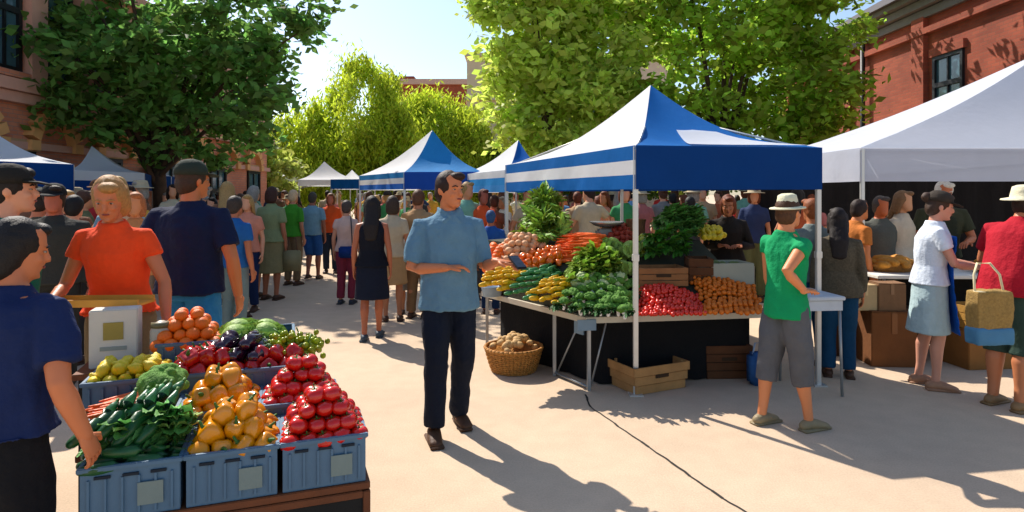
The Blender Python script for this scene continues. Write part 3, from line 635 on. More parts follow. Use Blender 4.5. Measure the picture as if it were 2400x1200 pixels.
        for q in range(nL):
            a = q * 2.4; tl = .35 + .8 * q / nL; w_ = .075; N = 6; g = []
            for i in range(N + 1):
                t = i / N; row = []
                for j in range(7):
                    s_ = (j / 6 - .5) * 2; rad = .072 + .012 * q / nL + .035 * t * t * tl + .012 * abs(s_) ** 2
                    th = tl * .3 + t * 1.25; ww = w_ * math.sin(math.pi * min(.95, .15 + t * .8)) * 1.1
                    x = rad * math.sin(2.2 - th); z = -rad * math.cos(2.2 - th) * .95; y = s_ * ww
                    ru = .008 * math.sin(s_ * 9 + q) * t
                    p = V((x + ru, y, z + ru)); p.rotate(Matrix.Rotation(a, 3, 'Z')); row.append(bm.verts.new(p))
                g.append(row)
            for i in range(N):
                for j in range(6): bm.faces.new((g[i][j], g[i][j + 1], g[i + 1][j + 1], g[i + 1][j]))
        ms = [mat(key + ' leaf', '#8aa84a' if key == 'cabbage' else '#6fa544', .55, .35, 22, .3, trans=.15, island=.3)]
    elif key in ('kale', 'chard', 'romaine', 'broccolini'):
        rr = random.Random(8); nL = {'kale': 22, 'chard': 16, 'romaine': 20, 'broccolini': 26}[key]
        for q in range(nL):
            a = rr.uniform(-.6, .6); b_ = rr.uniform(-.1, .75); Ln = rr.uniform(.12, .22); w_ = rr.uniform(.02, .038); N = 6; g = []
            for i in range(N + 1):
                t = i / N; row = []
                for j in range(5):
                    s_ = (j / 4 - .5) * 2; ww = w_ * math.sin(math.pi * min(.98, .08 + t * .9)) ** .6 * (1 if t > .2 else .35)
                    p = V((t * Ln, s_ * ww, abs(s_) * .012 * t + .012 * math.sin(t * 11 + q) * abs(s_) - .05 * t * t))
                    p.rotate(Matrix.Rotation(-b_, 3, 'Y')); p.rotate(Matrix.Rotation(a, 3, 'Z')); row.append(bm.verts.new(p + V((0, rr.uniform(-.0, .0) + a * .03, 0))))
                g.append(row)
            for i in range(N):
                for j in range(4): bm.faces.new((g[i][j], g[i][j + 1], g[i + 1][j + 1], g[i + 1][j]))
        c = {'kale': '#5f9a4a', 'chard': '#4c8a2c', 'romaine': '#86a93a', 'broccolini': '#3c6a34'}[key]
        ms = [mat(key + ' leaf', c, .5, .4, 26, .4, trans=.2, island=.45)]
        k = BM()
        for q in range(6): tube(k, (-.06, .012 * (q - 2.5), .004 * (q % 2)), (.05, .016 * (q - 2.5), .01), .006, 6)
        kids = [('stalk', mesh(k), mat('pale stalk', '#9fb56a', .6))]
    elif key == 'grapes':
        rr = random.Random(4)
        for q in range(38): ell(bm, (rr.gauss(0, .032), rr.gauss(0, .028), rr.uniform(-.01, .03)), (.0125, .0125, .0125), None, 8, 6)
        ms = [mat('green grape skin', '#a0aa1e', .25, .2, 20, 0, trans=.3, island=.3)]
        k = BM(); tube(k, (0, 0, .03), (.03, 0, .055), .003, 6); kids = [('stalk', mesh(k), stem)]
    elif key == 'loaf':
        loft(bm, [(-.09, 0, 0), (-.05, 0, .004), (0, 0, .006), (.05, 0, .004), (.09, 0, 0)], [(.026, .022), (.04, .032), (.044, .036), (.04, .032), (.026, .022)], side=(0, 1, 0), n=12); ms = [mat('bread crust', '#c9862c', .7, .4, 14, .3)]
    PM[key] = (mesh(bm), kids)
    for m_ in ms: PM[key][0].materials.append(m_)
    for _, km, kmat in kids: km.materials.append(kmat)
    return PM[key]
COUNT = 0
def item(key, name, p, rot, sc, label, cat, group=None, kids=True):
    global COUNT
    me, ks = pmesh(key); o = bpy.data.objects.new(name, me); COL.objects.link(o); o.location = p; o.rotation_euler = rot; o.scale = (sc,) * 3
    tag(o, label, cat, group); COUNT += 1
    if kids:
        for kn, km, _ in ks:
            c = bpy.data.objects.new(kn, km); COL.objects.link(c); c.parent = o
    return o
def rrot(mode, rz=0):
    if mode == 'any': return (random.uniform(-.9, .9), random.uniform(-.9, .9), random.uniform(0, 6.28))
    if mode == 'flat': return (random.uniform(-.12, .12), random.uniform(-.12, .12), rz + random.uniform(-.35, .35))
    if mode == 'up': return (random.uniform(-.3, .3), random.uniform(-.3, .3), random.uniform(0, 6.28))
    return (0, 0, rz)
def heap(M, key, name, nu, nv, su, sv, sz, layers, mode, label, cat, group, sc=1, rz=0, kids=True, jit=.2):
    """heap of items on the rectangle nu*su by nv*sv centred on M's origin; each layer smaller than the one below"""
    bz = M.to_euler().z
    for k in range(layers):
        a, b = nu - k, nv - k
        if a < 1 or b < 1: break
        for i in range(a):
            for j in range(b):
                p = M @ V(((i - (a - 1) / 2) * su + random.uniform(-jit, jit) * su * .5, (j - (b - 1) / 2) * sv + random.uniform(-jit, jit) * sv * .5, k * sz + random.uniform(-.1, .1) * sz))
                item(key, name, p, rrot(mode, rz + bz), sc * random.uniform(.9, 1.1), label, cat, group, kids)

# ------------------------------------------------------------------ the produce stand in the foreground
FO = V((-1.585, 2.24, 0)); FA = R(20); FM = Matrix.Translation(FO) @ Matrix.Rotation(FA, 4, 'Z')
WOOD = mat('brown wood', '#6b3a1c', .7, .3, 6, .4); WOODL = mat('pale crate wood', '#a87b48', .8, .25, 7, .4); BLK = mat('black board', '#141312', .8, .2, 6, .2)
st = empty('produce_stand', FO, FA, 'stepped wooden produce stand with black front board under the blue crates', 'stand')
steps = [(.455, 0, .36), (.58, .36, .70), (.665, .70, 1.02), (.75, 1.02, 1.36)]
SHF = [0, -.08, -.17, -.27]
for z, v0, v1 in steps:
    sx_ = SHF[steps.index((z, v0, v1))]
    bm = BM(); box(bm, (.53 + sx_, (v0 + v1) / 2, z - .015), (1.06, v1 - v0 - .004, .03), bev=.003); put('shelf_board', bm, WOOD, st, smooth=False)
    for x in (.03, 1.03):
        bm = BM(); box(bm, (x + sx_, (v0 + v1) / 2 + .02, (z - .03) / 2), (.024, v1 - v0 - .05, z - .032)); put('side_panel', bm, BLK, st, smooth=False)
    bm = BM(); box(bm, (.53 + sx_, v1 - .02, (z - .03) / 2), (.96, .02, z - .034)); put('back_board', bm, BLK, st, smooth=False)
bm = BM(); box(bm, (.53, .012, .21), (1.0, .015, .36)); put('front_board', bm, BLK, st, smooth=False)
for x in (.015, 1.045):
    bm = BM(); box(bm, (x, .010, .21), (.03, .03, .42), bev=.003); put('frame_post', bm, WOOD, st, smooth=False)
bm = BM(); box(bm, (.53, .010, .408), (1.0, .028, .03), bev=.003); put('frame_rail', bm, WOOD, st, smooth=False)
CRB = mat('blue grey plastic', '#4a6c86', .45, .12, 6, .15); CRD = mat('slot', '#16202c', .8)
def crate(M, w, d, h, label, m=CRB, name='plastic_crate', group='produce crates', cards=True, slots=True):
    r = empty(name, M.translation, M.to_euler().z, label, 'crate', group)
    bm = BM(); t = .008
    box(bm, (0, 0, .006), (w - .02, d - .02, .012))
    for sx, sy, ww, dd in ((0, -1, w, t), (0, 1, w, t), (-1, 0, t, d - 2 * t - .002), (1, 0, t, d - 2 * t - .002)):
        cx, cy = sx * (w - t) / 2, sy * (d - t) / 2
        box(bm, (cx, cy, h / 2), (ww, dd, h), bev=.002)
    for q in range(6):
        box(bm, (-w / 2 + w * (q + .5) / 6, -d / 2 - .004, h * .42), (.008, .009, h * .7))
    put('tub', bm, m, r, smooth=False)
    bm = BM()
    for sy in (-1, 1): box(bm, (0, sy * (d / 2 + .001), h - .008), (w + .02, .018, .018), bev=.003)
    for sx in (-1, 1): box(bm, (sx * (w / 2 + .001), 0, h - .008), (.018, d - .02, .018), bev=.003)
    put('rim', bm, m, r, smooth=False)
    if slots:
        for q in (-1, 0, 1):
            bm = BM(); box(bm, (q * w * .28, -d / 2 - .003, h * .80), (w * .16, .01, .010)); put('slot', bm, CRD, r, smooth=False)
    if cards:
        bm = BM(); box(bm, (.2 * w, -d / 2 - .009, h * .42), (w * .26, .006, h * .42)); put('label_card', bm, mat('grey card', '#75837f', .8), r, smooth=False)
    return r
cw = .325
def cell(i, row, dz=0): z, v0, v1 = steps[row]; return FM @ Matrix.Translation((.19 + i * .345 + SHF[row], (v0 + v1) / 2, z + dz))
crate(cell(0, 0), cw, .33, .20, 'left blue grey plastic crate in the front row holding dark zucchini')
crate(cell(1, 0), cw, .33, .20, 'middle blue grey plastic crate in the front row holding yellow peppers')
crate(cell(2, 0), cw, .33, .20, 'right blue grey plastic crate in the front row holding red tomatoes')
for i, row, lb in ((0, 1, 'blue grey crate of carrots and broccoli in the second row'), (1, 1, 'blue grey crate of yellow peppers in the second row'), (2, 1, 'blue grey crate of tomatoes in the second row'),
                   (0, 2, 'blue grey crate of lemons in the third row'), (1, 2, 'blue grey crate of red peppers in the third row'), (2, 2, 'blue grey crate of eggplants and grapes in the third row'),
                   (1, 3, 'blue grey crate of oranges in the last row'), (2, 3, 'blue grey crate of cabbages in the last row')):
    crate(cell(i, row), cw, .31, .12, lb, cards=False, slots=False)
T4 = Matrix.Translation
# front row
heap(cell(2, 0, .185), 'tomato', 'tomato', 5, 5, .068, .066, .05, 4, 'up', 'glossy red tomato in the heap of the right front crate', 'tomato', 'tomatoes in the right front crate')
heap(cell(1, 0, .185), 'yellow_pepper', 'bell_pepper', 4, 4, .078, .078, .06, 3, 'any', 'shiny yellow orange bell pepper in the middle front crate', 'bell pepper', 'yellow peppers in the middle front crate')
heap(cell(0, 0, .19) @ T4((0, -.03, 0)), 'zucchini', 'zucchini', 2, 6, .15, .048, .036, 2, 'flat', 'dark green zucchini lying in the left front crate', 'zucchini', 'zucchini in the left front crate', rz=.1)
heap(cell(0, 0, .25) @ T4((.06, .08, 0)), 'kale', 'kale_bunch', 3, 2, .09, .09, .045, 2, 'flat', 'bunch of dark green kale leaves above the zucchini', 'kale', 'kale bunches over the zucchini', rz=-1.9, jit=.4, sc=.85)
item('cucumber', 'cucumber', cell(0, 0, .33) @ V((-.02, .05, 0)), (0, -.5, 1.0), 1.5, 'large blue green cucumber lying slanted over the kale', 'cucumber', 'cucumbers on the kale'); item('zucchini', 'zucchini', cell(0, 0, .33) @ V((.05, .08, 0)), (0, -.45, 1.1), 1.3, 'dark zucchini slanted against the kale beside the broccoli', 'zucchini', 'slanted zucchini on the kale')
for k in range(7):
    item('zucchini', 'zucchini', cell(0, 0, .315) @ V((-.14 + k * .036, -.02 + .05 * (k % 2), .01 * (k % 3))), (random.uniform(-.1, .1), -.5 + random.uniform(-.15, .15), FA + 1.05 + random.uniform(-.15, .15)), 1.15 + random.uniform(-.1, .1), 'long dark zucchini leaning on the kale in the left front crate', 'zucchini', 'zucchini leaning on the kale')
# second row
heap(cell(2, 1, .11), 'tomato', 'tomato', 5, 4, .068, .07, .05, 4, 'up', 'red tomato in the heap of the second crate row', 'tomato', 'tomatoes in the second row')
heap(cell(1, 1, .10), 'yellow_pepper', 'bell_pepper', 4, 4, .078, .075, .06, 3, 'any', 'yellow orange bell pepper heaped in the second crate row', 'bell pepper', 'yellow peppers in the second row')
heap(cell(0, 1, .11) @ T4((-.07, 0, 0)), 'carrot', 'carrot', 1, 9, .1, .032, .026, 1, 'flat', 'orange carrot in the crate behind the kale', 'carrot', 'carrots behind the kale', sc=1.1)
heap(cell(0, 1, .145) @ T4((-.07, 0, 0)), 'carrot', 'carrot', 1, 8, .1, .034, .026, 1, 'flat', 'orange carrot in the crate behind the kale', 'carrot', 'carrots behind the kale', sc=1.1, rz=.2)
item('broccoli', 'broccoli', cell(0, 1, .16) @ V((.11, .0, 0)), (.3, .1, 0), 1.45, 'round green broccoli head beside the carrots', 'broccoli')
item('broccoli', 'broccoli', cell(0, 1, .12) @ V((.06, -.10, 0)), (.5, .3, 1), 1.0, 'smaller broccoli head tucked in front of the round one', 'broccoli')
# third row
heap(cell(0, 2, .11), 'lemon', 'lemon', 5, 5, .066, .058, .045, 2, 'any', 'yellow lemon beside the elbow of the capped shopper', 'lemon', 'lemons in the third row')
heap(cell(1, 2, .11), 'red_pepper', 'bell_pepper', 4, 4, .08, .075, .06, 2, 'any', 'dark red bell pepper in the third crate row', 'bell pepper', 'red peppers in the third row')
heap(cell(2, 2, .10) @ T4((-.02, -.05, 0)), 'red_pepper', 'bell_pepper', 4, 2, .08, .075, .06, 2, 'any', 'red bell pepper just behind the tomato heap', 'bell pepper', 'red peppers behind the tomatoes')
heap(cell(2, 2, .15) @ T4((.04, .07, 0)), 'grapes', 'grape_bunch', 3, 2, .10, .085, .045, 3, 'up', 'bunch of yellow green grapes on the far right of the stand', 'grapes', 'green grapes on the stand', sc=1.2)
# last row
heap(cell(1, 3, .10) @ T4((-.03, 0, 0)), 'orange', 'orange', 5, 5, .068, .062, .048, 4, 'any', 'bright orange in the heap by the hand of the red shirted woman', 'orange', 'oranges in the last row')
heap(cell(1, 2, .17) @ T4((.15, .04, 0)), 'eggplant', 'eggplant', 3, 3, .10, .078, .055, 2, 'flat', 'dark purple eggplant in the middle of the stand', 'eggplant', 'eggplants on the stand', rz=1.2)
heap(cell(2, 3, .12) @ T4((-.06, .0, 0)), 'cabbage', 'cabbage', 2, 2, .15, .13, .09, 1, 'up', 'olive green cabbage at the back of the stand', 'cabbage', 'cabbages in the last row')
# white boxes left of the oranges
bx = empty('paper_box', cell(0, 3, .0).translation + V((-.02, -.03, 0)), FA, 'white paper box with an olive square printed on its front', 'box')
bm = BM(); box(bm, (0, 0, .15), (.22, .12, .30), bev=.005); put('carton', bm, mat('white card', '#c9c5b8', .8, .05), bx, smooth=False)
bm = BM(); box(bm, (.0, -.062, .19), (.09, .004, .09)); put('printed_square', bm, mat('olive print', '#9a8840', .8), bx, smooth=False)
bm = BM(); box(bm, (.0, -.062, .10), (.12, .004, .02)); put('printed_band', bm, mat('grey print', '#8c948c', .8), bx, smooth=False)
jr = empty('glass_jar', cell(0, 3, 0).translation + V((.19, .02, 0)), FA, 'pale jar with a small label between the white box and the oranges', 'jar')
bm = BM(); loft(bm, [(0, 0, .01), (0, 0, .17)], [.055, .055], n=18, rnd=(1, 1)); put('jar_body', bm, mat('cream jar', '#b8ad98', .4, .1), jr)
bm = BM(); loft(bm, [(0, 0, .19), (0, 0, .215)], [.05, .05], n=18, rnd=(0, 0)); put('lid', bm, mat('olive lid', '#6d6543', .5), jr)
bm = BM(); box(bm, (0, -.056, .1), (.04, .006, .05)); put('jar_label', bm, mat('brown label', '#6a5448', .7), jr, smooth=False)
tr = empty('wooden_tray', V((-2.31, 3.50, 1.04)), .05, 'narrow yellow wooden tray held below the red shirt', 'tray')
bm = BM(); box(bm, (0, 0, 0), (.52, .17, .014), bev=.003)
for sy in (-1, 1): box(bm, (0, sy * .085, .012), (.52, .012, .04), bev=.002)
put('tray_board', bm, mat('yellow wood', '#d99a3a', .6, .2, 6, .2), tr, smooth=False)

# ------------------------------------------------------------------ main vegetable stall
P1 = V((.62, 5.22, 0)); e1 = V((.988, .154, 0)).normalized(); e2 = V((-e1.y, e1.x, 0))
MM = Matrix.Translation(P1) @ Matrix.Rotation(math.atan2(e1.y, e1.x), 4, 'Z')
H0, SL = .62, .50
LEFT = -.46
poly = [(0, 0), (1.66, 0), (1.50, 1.75), (.0, 2.3), (LEFT * 1.55, 1.55)]
stall = empty('display_table', P1, math.atan2(e1.y, e1.x), 'long folding display table with pale edge and black cloth under the vegetables', 'table')
bm = BM()
def hs(d): return H0 + .02 + SL * min(1.05, max(0, d - .05))
lo = [bm.verts.new((x, y, H0 - .05)) for x, y in poly]; hi = [bm.verts.new((x, y, H0)) for x, y in poly]
bm.faces.new(hi); bm.faces.new(lo[::-1])
for i in range(5): bm.faces.new((lo[i], lo[(i + 1) % 5], hi[(i + 1) % 5], hi[i]))
put('table_top', bm, mat('pale table edge', '#c4bba6', .6, .08, 5, .1), stall, smooth=False)
bm = BM(); q = [(.03, .05), (1.62, .05), (1.47, 1.70), (.02, 2.22), (LEFT * 1.5 + .03, 1.52)]
q = [(.03, .05), (1.62, .05), (1.53, 1.10), (1.47, 1.70), (.02, 2.10), (LEFT * 1.5 + .03, 1.52), (LEFT * 1.1 + .03, 1.10)]
hi = [bm.verts.new((x, y, hs(y))) for x, y in q]; lo = [bm.verts.new((x, y, H0 + .002)) for x, y in q]
bm.faces.new((hi[0], hi[1], hi[2], hi[6])); bm.faces.new((hi[2], hi[3], hi[4], hi[5], hi[6]))
for i in range(7): bm.faces.new((lo[i], lo[(i + 1) % 7], hi[(i + 1) % 7], hi[i]))
put('display_ramp', bm, mat('dark liner', '#3a3a2c', .9, .2), stall, smooth=False)
bm = BM(); q = [(.16, .17), (1.56, .17), (1.42, 1.6), (.05, 2.1), (LEFT * 1.4 + .12, 1.45)]
hi = []; lo = []
for i in range(5):
    a, b = V(q[i]), V(q[(i + 1) % 5])
    for k in range(14):
        p = a.lerp(b, k / 14); n_ = V(((b - a).y, -(b - a).x)).normalized() * .02 * math.sin(k * 2.3)
        hi.append(bm.verts.new((p.x, p.y, H0 - .052))); lo.append(bm.verts.new((p.x + n_.x, p.y + n_.y, .012)))
for i in range(len(hi)): bm.faces.new((lo[i], lo[(i + 1) % len(hi)], hi[(i + 1) % len(hi)], hi[i]))
put('black_cloth', bm, cloth('#131314', 'black table cloth'), stall)
LEG = mat('table leg metal', '#9a9d9e', .35, .05, 20, 0, metal=.5)
for x, y in ((.03, .03), (1.62, .03), (-.16, .5), (-.66, 1.5), (1.44, 1.6)):
    bm = BM(); box(bm, (x, y, H0 / 2 - .025), (.03, .03, H0 - .05), bev=.004); put('leg', bm, LEG, stall, smooth=False)
bm = BM(); tube(bm, (.05, .05, .02), (.19, .06, .56), .008); tube(bm, (-.14, .48, .03), (.0, .2, .55), .008); tube(bm, (-.16, .5, .03), (.03, .03, .03), .01); put('brace', bm, LEG, stall)
bm = BM(); box(bm, (-.03, .12, H0 - .09), (.12, .012, .14), Matrix.Rotation(2.0, 3, 'Z')); box(bm, (.0, -.012, H0 - .06), (.16, .012, .09)); put('hinge_plate', bm, mat('blue grey plate', '#6f8798', .5), stall, smooth=False)
IM = MM.inverted()
def onramp(px, py, lift=.03):
    """where the sight line meets the ramp of the display"""
    d = V(((px - CX) / F, 1, -(py - HY) / F)); t = 3.0
    for k in range(400):
        t += .012; p = V((0, 0, CH)) + d * t; l = IM @ p
        if l.z <= hs(l.y) + lift: return l
    return l
def inpoly(x, y, pg):
    c = False; j = len(pg) - 1
    for i in range(len(pg)):
        if (pg[i][1] > y) != (pg[j][1] > y) and x < (pg[j][0] - pg[i][0]) * (y - pg[i][1]) / (pg[j][1] - pg[i][1]) + pg[i][0]: c = not c
        j = i
    return c
SLR = Matrix.Rotation(math.atan(SL), 4, 'X')
def bin_(pg, key, name, sp, mode, label, cat, group, sc=1, rz=0, dome=.05, layers=2, kids=False, spv=None, lift=.03):
    L_ = [onramp(*p) for p in pg]; q = [(l.x, l.y) for l in L_]; spv = spv or sp
    x0, x1 = min(a for a, _ in q), max(a for a, _ in q); y0, y1 = min(b for _, b in q), max(b for _, b in q)
    cx, cy = sum(a for a, _ in q) / len(q), sum(b for _, b in q) / len(q); n = 0
    for k in range(layers):
        y = y0 + spv * (.5 + .5 * (k % 2)); r = 0
        while y < y1:
            x = x0 + sp * (.5 * (r % 2))
            while x < x1:
                xx, yy = x + random.uniform(-.2, .2) * sp, y + random.uniform(-.2, .2) * spv
                f = 1 - .22 * k
                if inpoly(cx + (xx - cx) / f, cy + (yy - cy) / f, q):
                    e = 1 - min(1, math.hypot((xx - cx) / (x1 - x0) * 2, (yy - cy) / (y1 - y0) * 2))
                    p = MM @ V((xx, yy, hs(yy) + lift + dome * e * 1.2 + k * sp * .55 + random.uniform(-.004, .004)))
                    item(key, name, p, rrot(mode, rz), sc * random.uniform(.88, 1.12), label, cat, group, kids); n += 1
                x += sp
            y += spv; r += 1
    return n
on = 'on the main stall'
bin_([(1490, 735), (1655, 732), (1640, 690), (1560, 668), (1490, 672)], 'cherry_tomato', 'cherry_tomato', .040, 'up', 'small red tomato heaped between the tent pole and the apricots', 'tomato', 'small tomatoes on the main stall', dome=.05, layers=3, lift=.02)
bin_([(1650, 732), (1790, 730), (1775, 670), (1690, 650), (1600, 645), (1640, 690)], 'apricot', 'apricot', .047, 'up', 'orange apricot heaped beside the red tomatoes', 'apricot', 'apricots on the main stall', dome=.06, layers=2, lift=.02)
bin_([(1310, 722), (1488, 738), (1488, 668), (1400, 665), (1340, 690)], 'broccoli', 'broccoli', .085, 'up', 'dark green broccoli head at the front corner of the stall', 'broccoli', 'broccoli at the front corner', dome=.05, layers=2, spv=.085, kids=True, sc=.72)
bin_([(1290, 728), (1480, 742), (1488, 700), (1340, 700)], 'broccolini', 'broccoli_bunch', .15, 'flat', 'loose leafy stems between the broccoli heads', 'greens', 'leafy stems between the broccoli', dome=.02, layers=1, rz=-1.9, spv=.1, sc=.5, lift=.05)
bin_([(1320, 700), (1480, 700), (1470, 668), (1360, 668)], 'cauliflower', 'cauliflower', .12, 'up', 'pale green cauliflower behind the broccoli greens', 'cauliflower', 'cauliflowers at the corner', dome=.03, layers=1, kids=True, lift=.07, sc=.9)
bin_([(1235, 700), (1320, 716), (1375, 672), (1300, 655)], 'yellow_squash', 'yellow_squash', .06, 'flat', 'bright yellow squash beside the broccoli greens', 'squash', 'yellow squash near the corner', rz=.9, sc=.9, dome=.04, layers=2)
bin_([(1330, 668), (1420, 676), (1460, 600), (1380, 600)], 'romaine', 'lettuce_bunch', .09, 'flat', 'pale green romaine lettuce above the yellow squash', 'lettuce', 'romaine lettuce in the middle', rz=-2.1, dome=.06, layers=2, spv=.09)
bin_([(1390, 640), (1490, 650), (1490, 585), (1430, 578)], 'cabbage', 'cabbage', .15, 'up', 'green cabbage between the romaine and the tent pole', 'cabbage', 'cabbages by the tent pole', dome=.07, layers=1, lift=.08)
bin_([(1190, 690), (1250, 700), (1320, 640), (1300, 618), (1230, 650)], 'cucumber', 'cucumber', .062, 'flat', 'dark green cucumber between the yellow squash rows', 'cucumber', 'cucumbers on the main stall', rz=.85, sc=.85, dome=.03, layers=2)
bin_([(1130, 668), (1195, 680), (1260, 645), (1240, 630), (1150, 640)], 'yellow_squash', 'yellow_squash', .06, 'flat', 'bright yellow squash at the left end of the stall', 'squash', 'yellow squash at the left end', rz=.85, sc=.9, dome=.02, layers=2)
bin_([(1200, 650), (1310, 625), (1350, 585), (1290, 580), (1180, 632)], 'orange_pepper', 'orange_pepper', .065, 'any', 'orange pepper in the slanted band above the cucumbers', 'pepper', 'orange peppers on the main stall', sc=.75, dome=.03, layers=2)
bin_([(1160, 625), (1235, 620), (1280, 575), (1240, 562), (1180, 575)], 'peach', 'peach', .062, 'any', 'pale peach in the heap at the upper left of the stall', 'peach', 'peaches on the main stall', dome=.07, layers=3, sc=.95)
bin_([(1125, 660), (1160, 640), (1190, 585), (1150, 575)], 'orange', 'orange', .062, 'any', 'orange at the outer left rim of the stall', 'orange', 'oranges on the main stall', dome=.03, layers=2)
bin_([(1310, 615), (1430, 610), (1420, 560), (1320, 560)], 'carrot', 'carrot', .045, 'flat', 'orange carrot in the pile at the centre of the stall', 'carrot', 'carrots on the main stall', rz=.2, dome=.07, layers=3, spv=.045, sc=1.1)
bin_([(1225, 570), (1315, 580), (1315, 540), (1250, 540)], 'romaine', 'lettuce', .12, 'any', 'bushy green lettuce stacked at the upper left of the stall', 'lettuce', 'bushy lettuces on the main stall', dome=.20, layers=4, lift=.08, sc=.85, spv=.10)
bin_([(1535, 575), (1640, 580), (1640, 535), (1550, 535)], 'kale', 'kale_bunch', .14, 'flat', 'tall bunch of kale behind the wooden boxes', 'kale', 'kale behind the wooden boxes', dome=.10, layers=2, lift=.12, rz=-1.8, sc=.8)
bin_([(1495, 600), (1535, 600), (1540, 560), (1500, 560)], 'apple', 'apple', .07, 'any', 'green apple in the small heap right of the tent pole', 'apple', 'apples on the main stall', dome=.04, layers=2)
bin_([(1420, 590), (1480, 590), (1480, 545), (1430, 545)], 'red_potato', 'red_potato', .055, 'any', 'dark red potato in the heap left of the tent pole', 'potato', 'red potatoes on the main stall', dome=.05, layers=3, sc=1.1)
bin_([(1640, 560), (1700, 560), (1690, 530), (1640, 530)], 'lemon', 'lemon', .06, 'any', 'yellow lemon heaped behind the kale of the main stall', 'lemon', 'lemons on the main stall', dome=.04, layers=2)
def local(x, y, z=0): return MM @ V((x, y, z))
def wcrate(p, rz, w, d, h, label, m=WOODL, name='wooden_crate', rows=3, taper=0, group=None, grip=True):
    r = empty(name, p, rz, label, 'crate', group)
    bm = BM(); box(bm, (0, 0, .008), (w - .03, d - .03, .014)); put('base_board', bm, m, r, smooth=False)
    sh_ = h / rows
    for nm, sx, sy in (('front_slats', 0, -1), ('back_slats', 0, 1), ('left_slats', -1, 0), ('right_slats', 1, 0)):
        bm = BM()
        for k in range(rows):
            k_ = 1 + taper * (k / rows); ww, dd = w * k_, d * k_; z = (k + .5) * sh_
            if sy: box(bm, (0, sy * (dd / 2 - .007), z), (ww, .014, sh_ - .006), bev=.002)
            else: box(bm, (sx * (ww / 2 - .007), 0, z), (.014, dd - .03, sh_ - .006), bev=.002)
        put('slats', bm, m, r, smooth=False)
    bm = BM()
    for sx in (-1, 1):
        for sy in (-1, 1): box(bm, (sx * (w / 2 - .024), sy * (d / 2 - .024), h / 2 + .003), (.02, .02, h), bev=.002)
    put('corner_posts', bm, m, r, smooth=False)
    if grip: bm = BM(); box(bm, (0, -d / 2 * (1 + taper * .34) - .003, h * .6), (.14, .008, .03), bev=.003); put('hand_slot', bm, mat('slot brown', '#3d2a17', .9), r, smooth=False)
    return r
def angz(px0, py0, px1, py1): a, b = G(px0, py0), G(px1, py1); return math.atan2(b.y - a.y, b.x - a.x)
# things stacked on the display
l = onramp(1565, 690); wcrate(MM @ V((l.x, l.y + .22, hs(l.y + .22) - .03)), .10, .46, .30, .17, 'small brown wooden box of greens behind the red tomatoes', m=mat('box wood', '#8f5f35', .8, .25, 8, .3))
l = onramp(1560, 625); bin_([(1505, 612), (1620, 612), (1610, 585), (1515, 585)], 'chard', 'chard_bunch', .13, 'flat', 'dark olive chard lying in the brown wooden box', 'chard', 'chard in the wooden box', dome=.06, layers=2, lift=.09, rz=-1.6)
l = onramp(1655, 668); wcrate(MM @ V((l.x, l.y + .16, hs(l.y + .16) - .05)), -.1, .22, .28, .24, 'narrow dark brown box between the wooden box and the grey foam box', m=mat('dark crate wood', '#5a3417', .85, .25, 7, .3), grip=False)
def sack(p, r, h, label, m, name='paper_sack'):
    o = empty(name, p, random.uniform(0, 6), label, 'sack'); bm = BM()
    rings(bm, [(V((0, 0, z * h)), V((r * k, 0, 0)), V((0, r * k * .8, 0))) for z, k in ((0, .85), (.15, 1.0), (.5, 1.02), (.8, .92), (1, 1.0))], 16, cap1=False)
    me = remesh(bm, .012, 1, .012, 12, r * 99) if False else mesh(bm)
    for v_ in me.vertices: v_.co += V((noise.noise(v_.co * 14), noise.noise(v_.co * 14 + V((5, 0, 0))), 0)) * .02
    link('bag', me, m, o)
    bm = BM(); rings(bm, [(V((0, 0, h * .97)), V((r * 1.03, 0, 0)), V((0, r * .84, 0))), (V((0, 0, h * 1.02)), V((r * 1.05, 0, 0)), V((0, r * .86, 0)))], 16, cap0=False, cap1=False); put('rolled_rim', bm, m, o)
    bm = BM(); rr = random.Random(int(r * 1000))
    for q in range(16): a = rr.uniform(0, 6.28); e = rr.uniform(0, r * .7); ell(bm, (e * math.cos(a), e * math.sin(a) * .8, h * .86 + rr.uniform(0, .03)), (.028, .024, .022), None, 10, 7)
    put('potatoes', bm, mat('potato skin', '#7d5833', .8, .25, 20, .2), o)
    return o
PAPER = mat('brown paper', '#80583a', .85, .15, 10, .4)
for x, y, r_, h_, lb in ((.95, 1.42, .12, .26, 'brown paper sack of potatoes left of the vendor in the dark jacket'), (.72, 1.62, .10, .22, 'smaller brown paper sack behind the kale')):
    sack(MM @ V((x, y, hs(y) - .05)), r_, h_, lb, PAPER)
# metal scale bowl, white cloth box
sc_ = empty('weighing_scale', MM @ V((.58, 1.28, hs(1.28) - .04)), 0, 'grey weighing scale with a wide metal pan behind the tent pole', 'scale')
bm = BM(); box(bm, (0, 0, .08), (.22, .2, .16), bev=.02); put('scale_base', bm, mat('grey enamel', '#8b8f8a', .4), sc_, smooth=False)
bm = BM(); rings(bm, [(V((0, 0, z)), V((q, 0, 0)), V((0, q, 0))) for z, q in ((.18, .08), (.2, .14), (.235, .19), (.237, .185), (.205, .13), (.19, .05))], 24); put('pan', bm, mat('steel pan', '#a8aaa6', .25, .05, 5, 0, metal=.7), sc_)
cbx = empty('foam_box', MM @ V((onramp(1722, 672).x, onramp(1722, 672).y + .2, hs(onramp(1722, 672).y) - .02)), .12, 'pale grey open foam box in front of the vendor in the dark jacket', 'box')
bm = BM(); W_, D_, H_ = .44, .32, .24
box(bm, (0, 0, .015), (W_, D_, .03))
for sy in (-1, 1): box(bm, (0, sy * (D_ / 2 - .015), H_ / 2 + .015), (W_, .03, H_), bev=.006)
for sx in (-1, 1): box(bm, (sx * (W_ / 2 - .015), 0, H_ / 2 + .015), (.03, D_ - .064, H_), bev=.006)
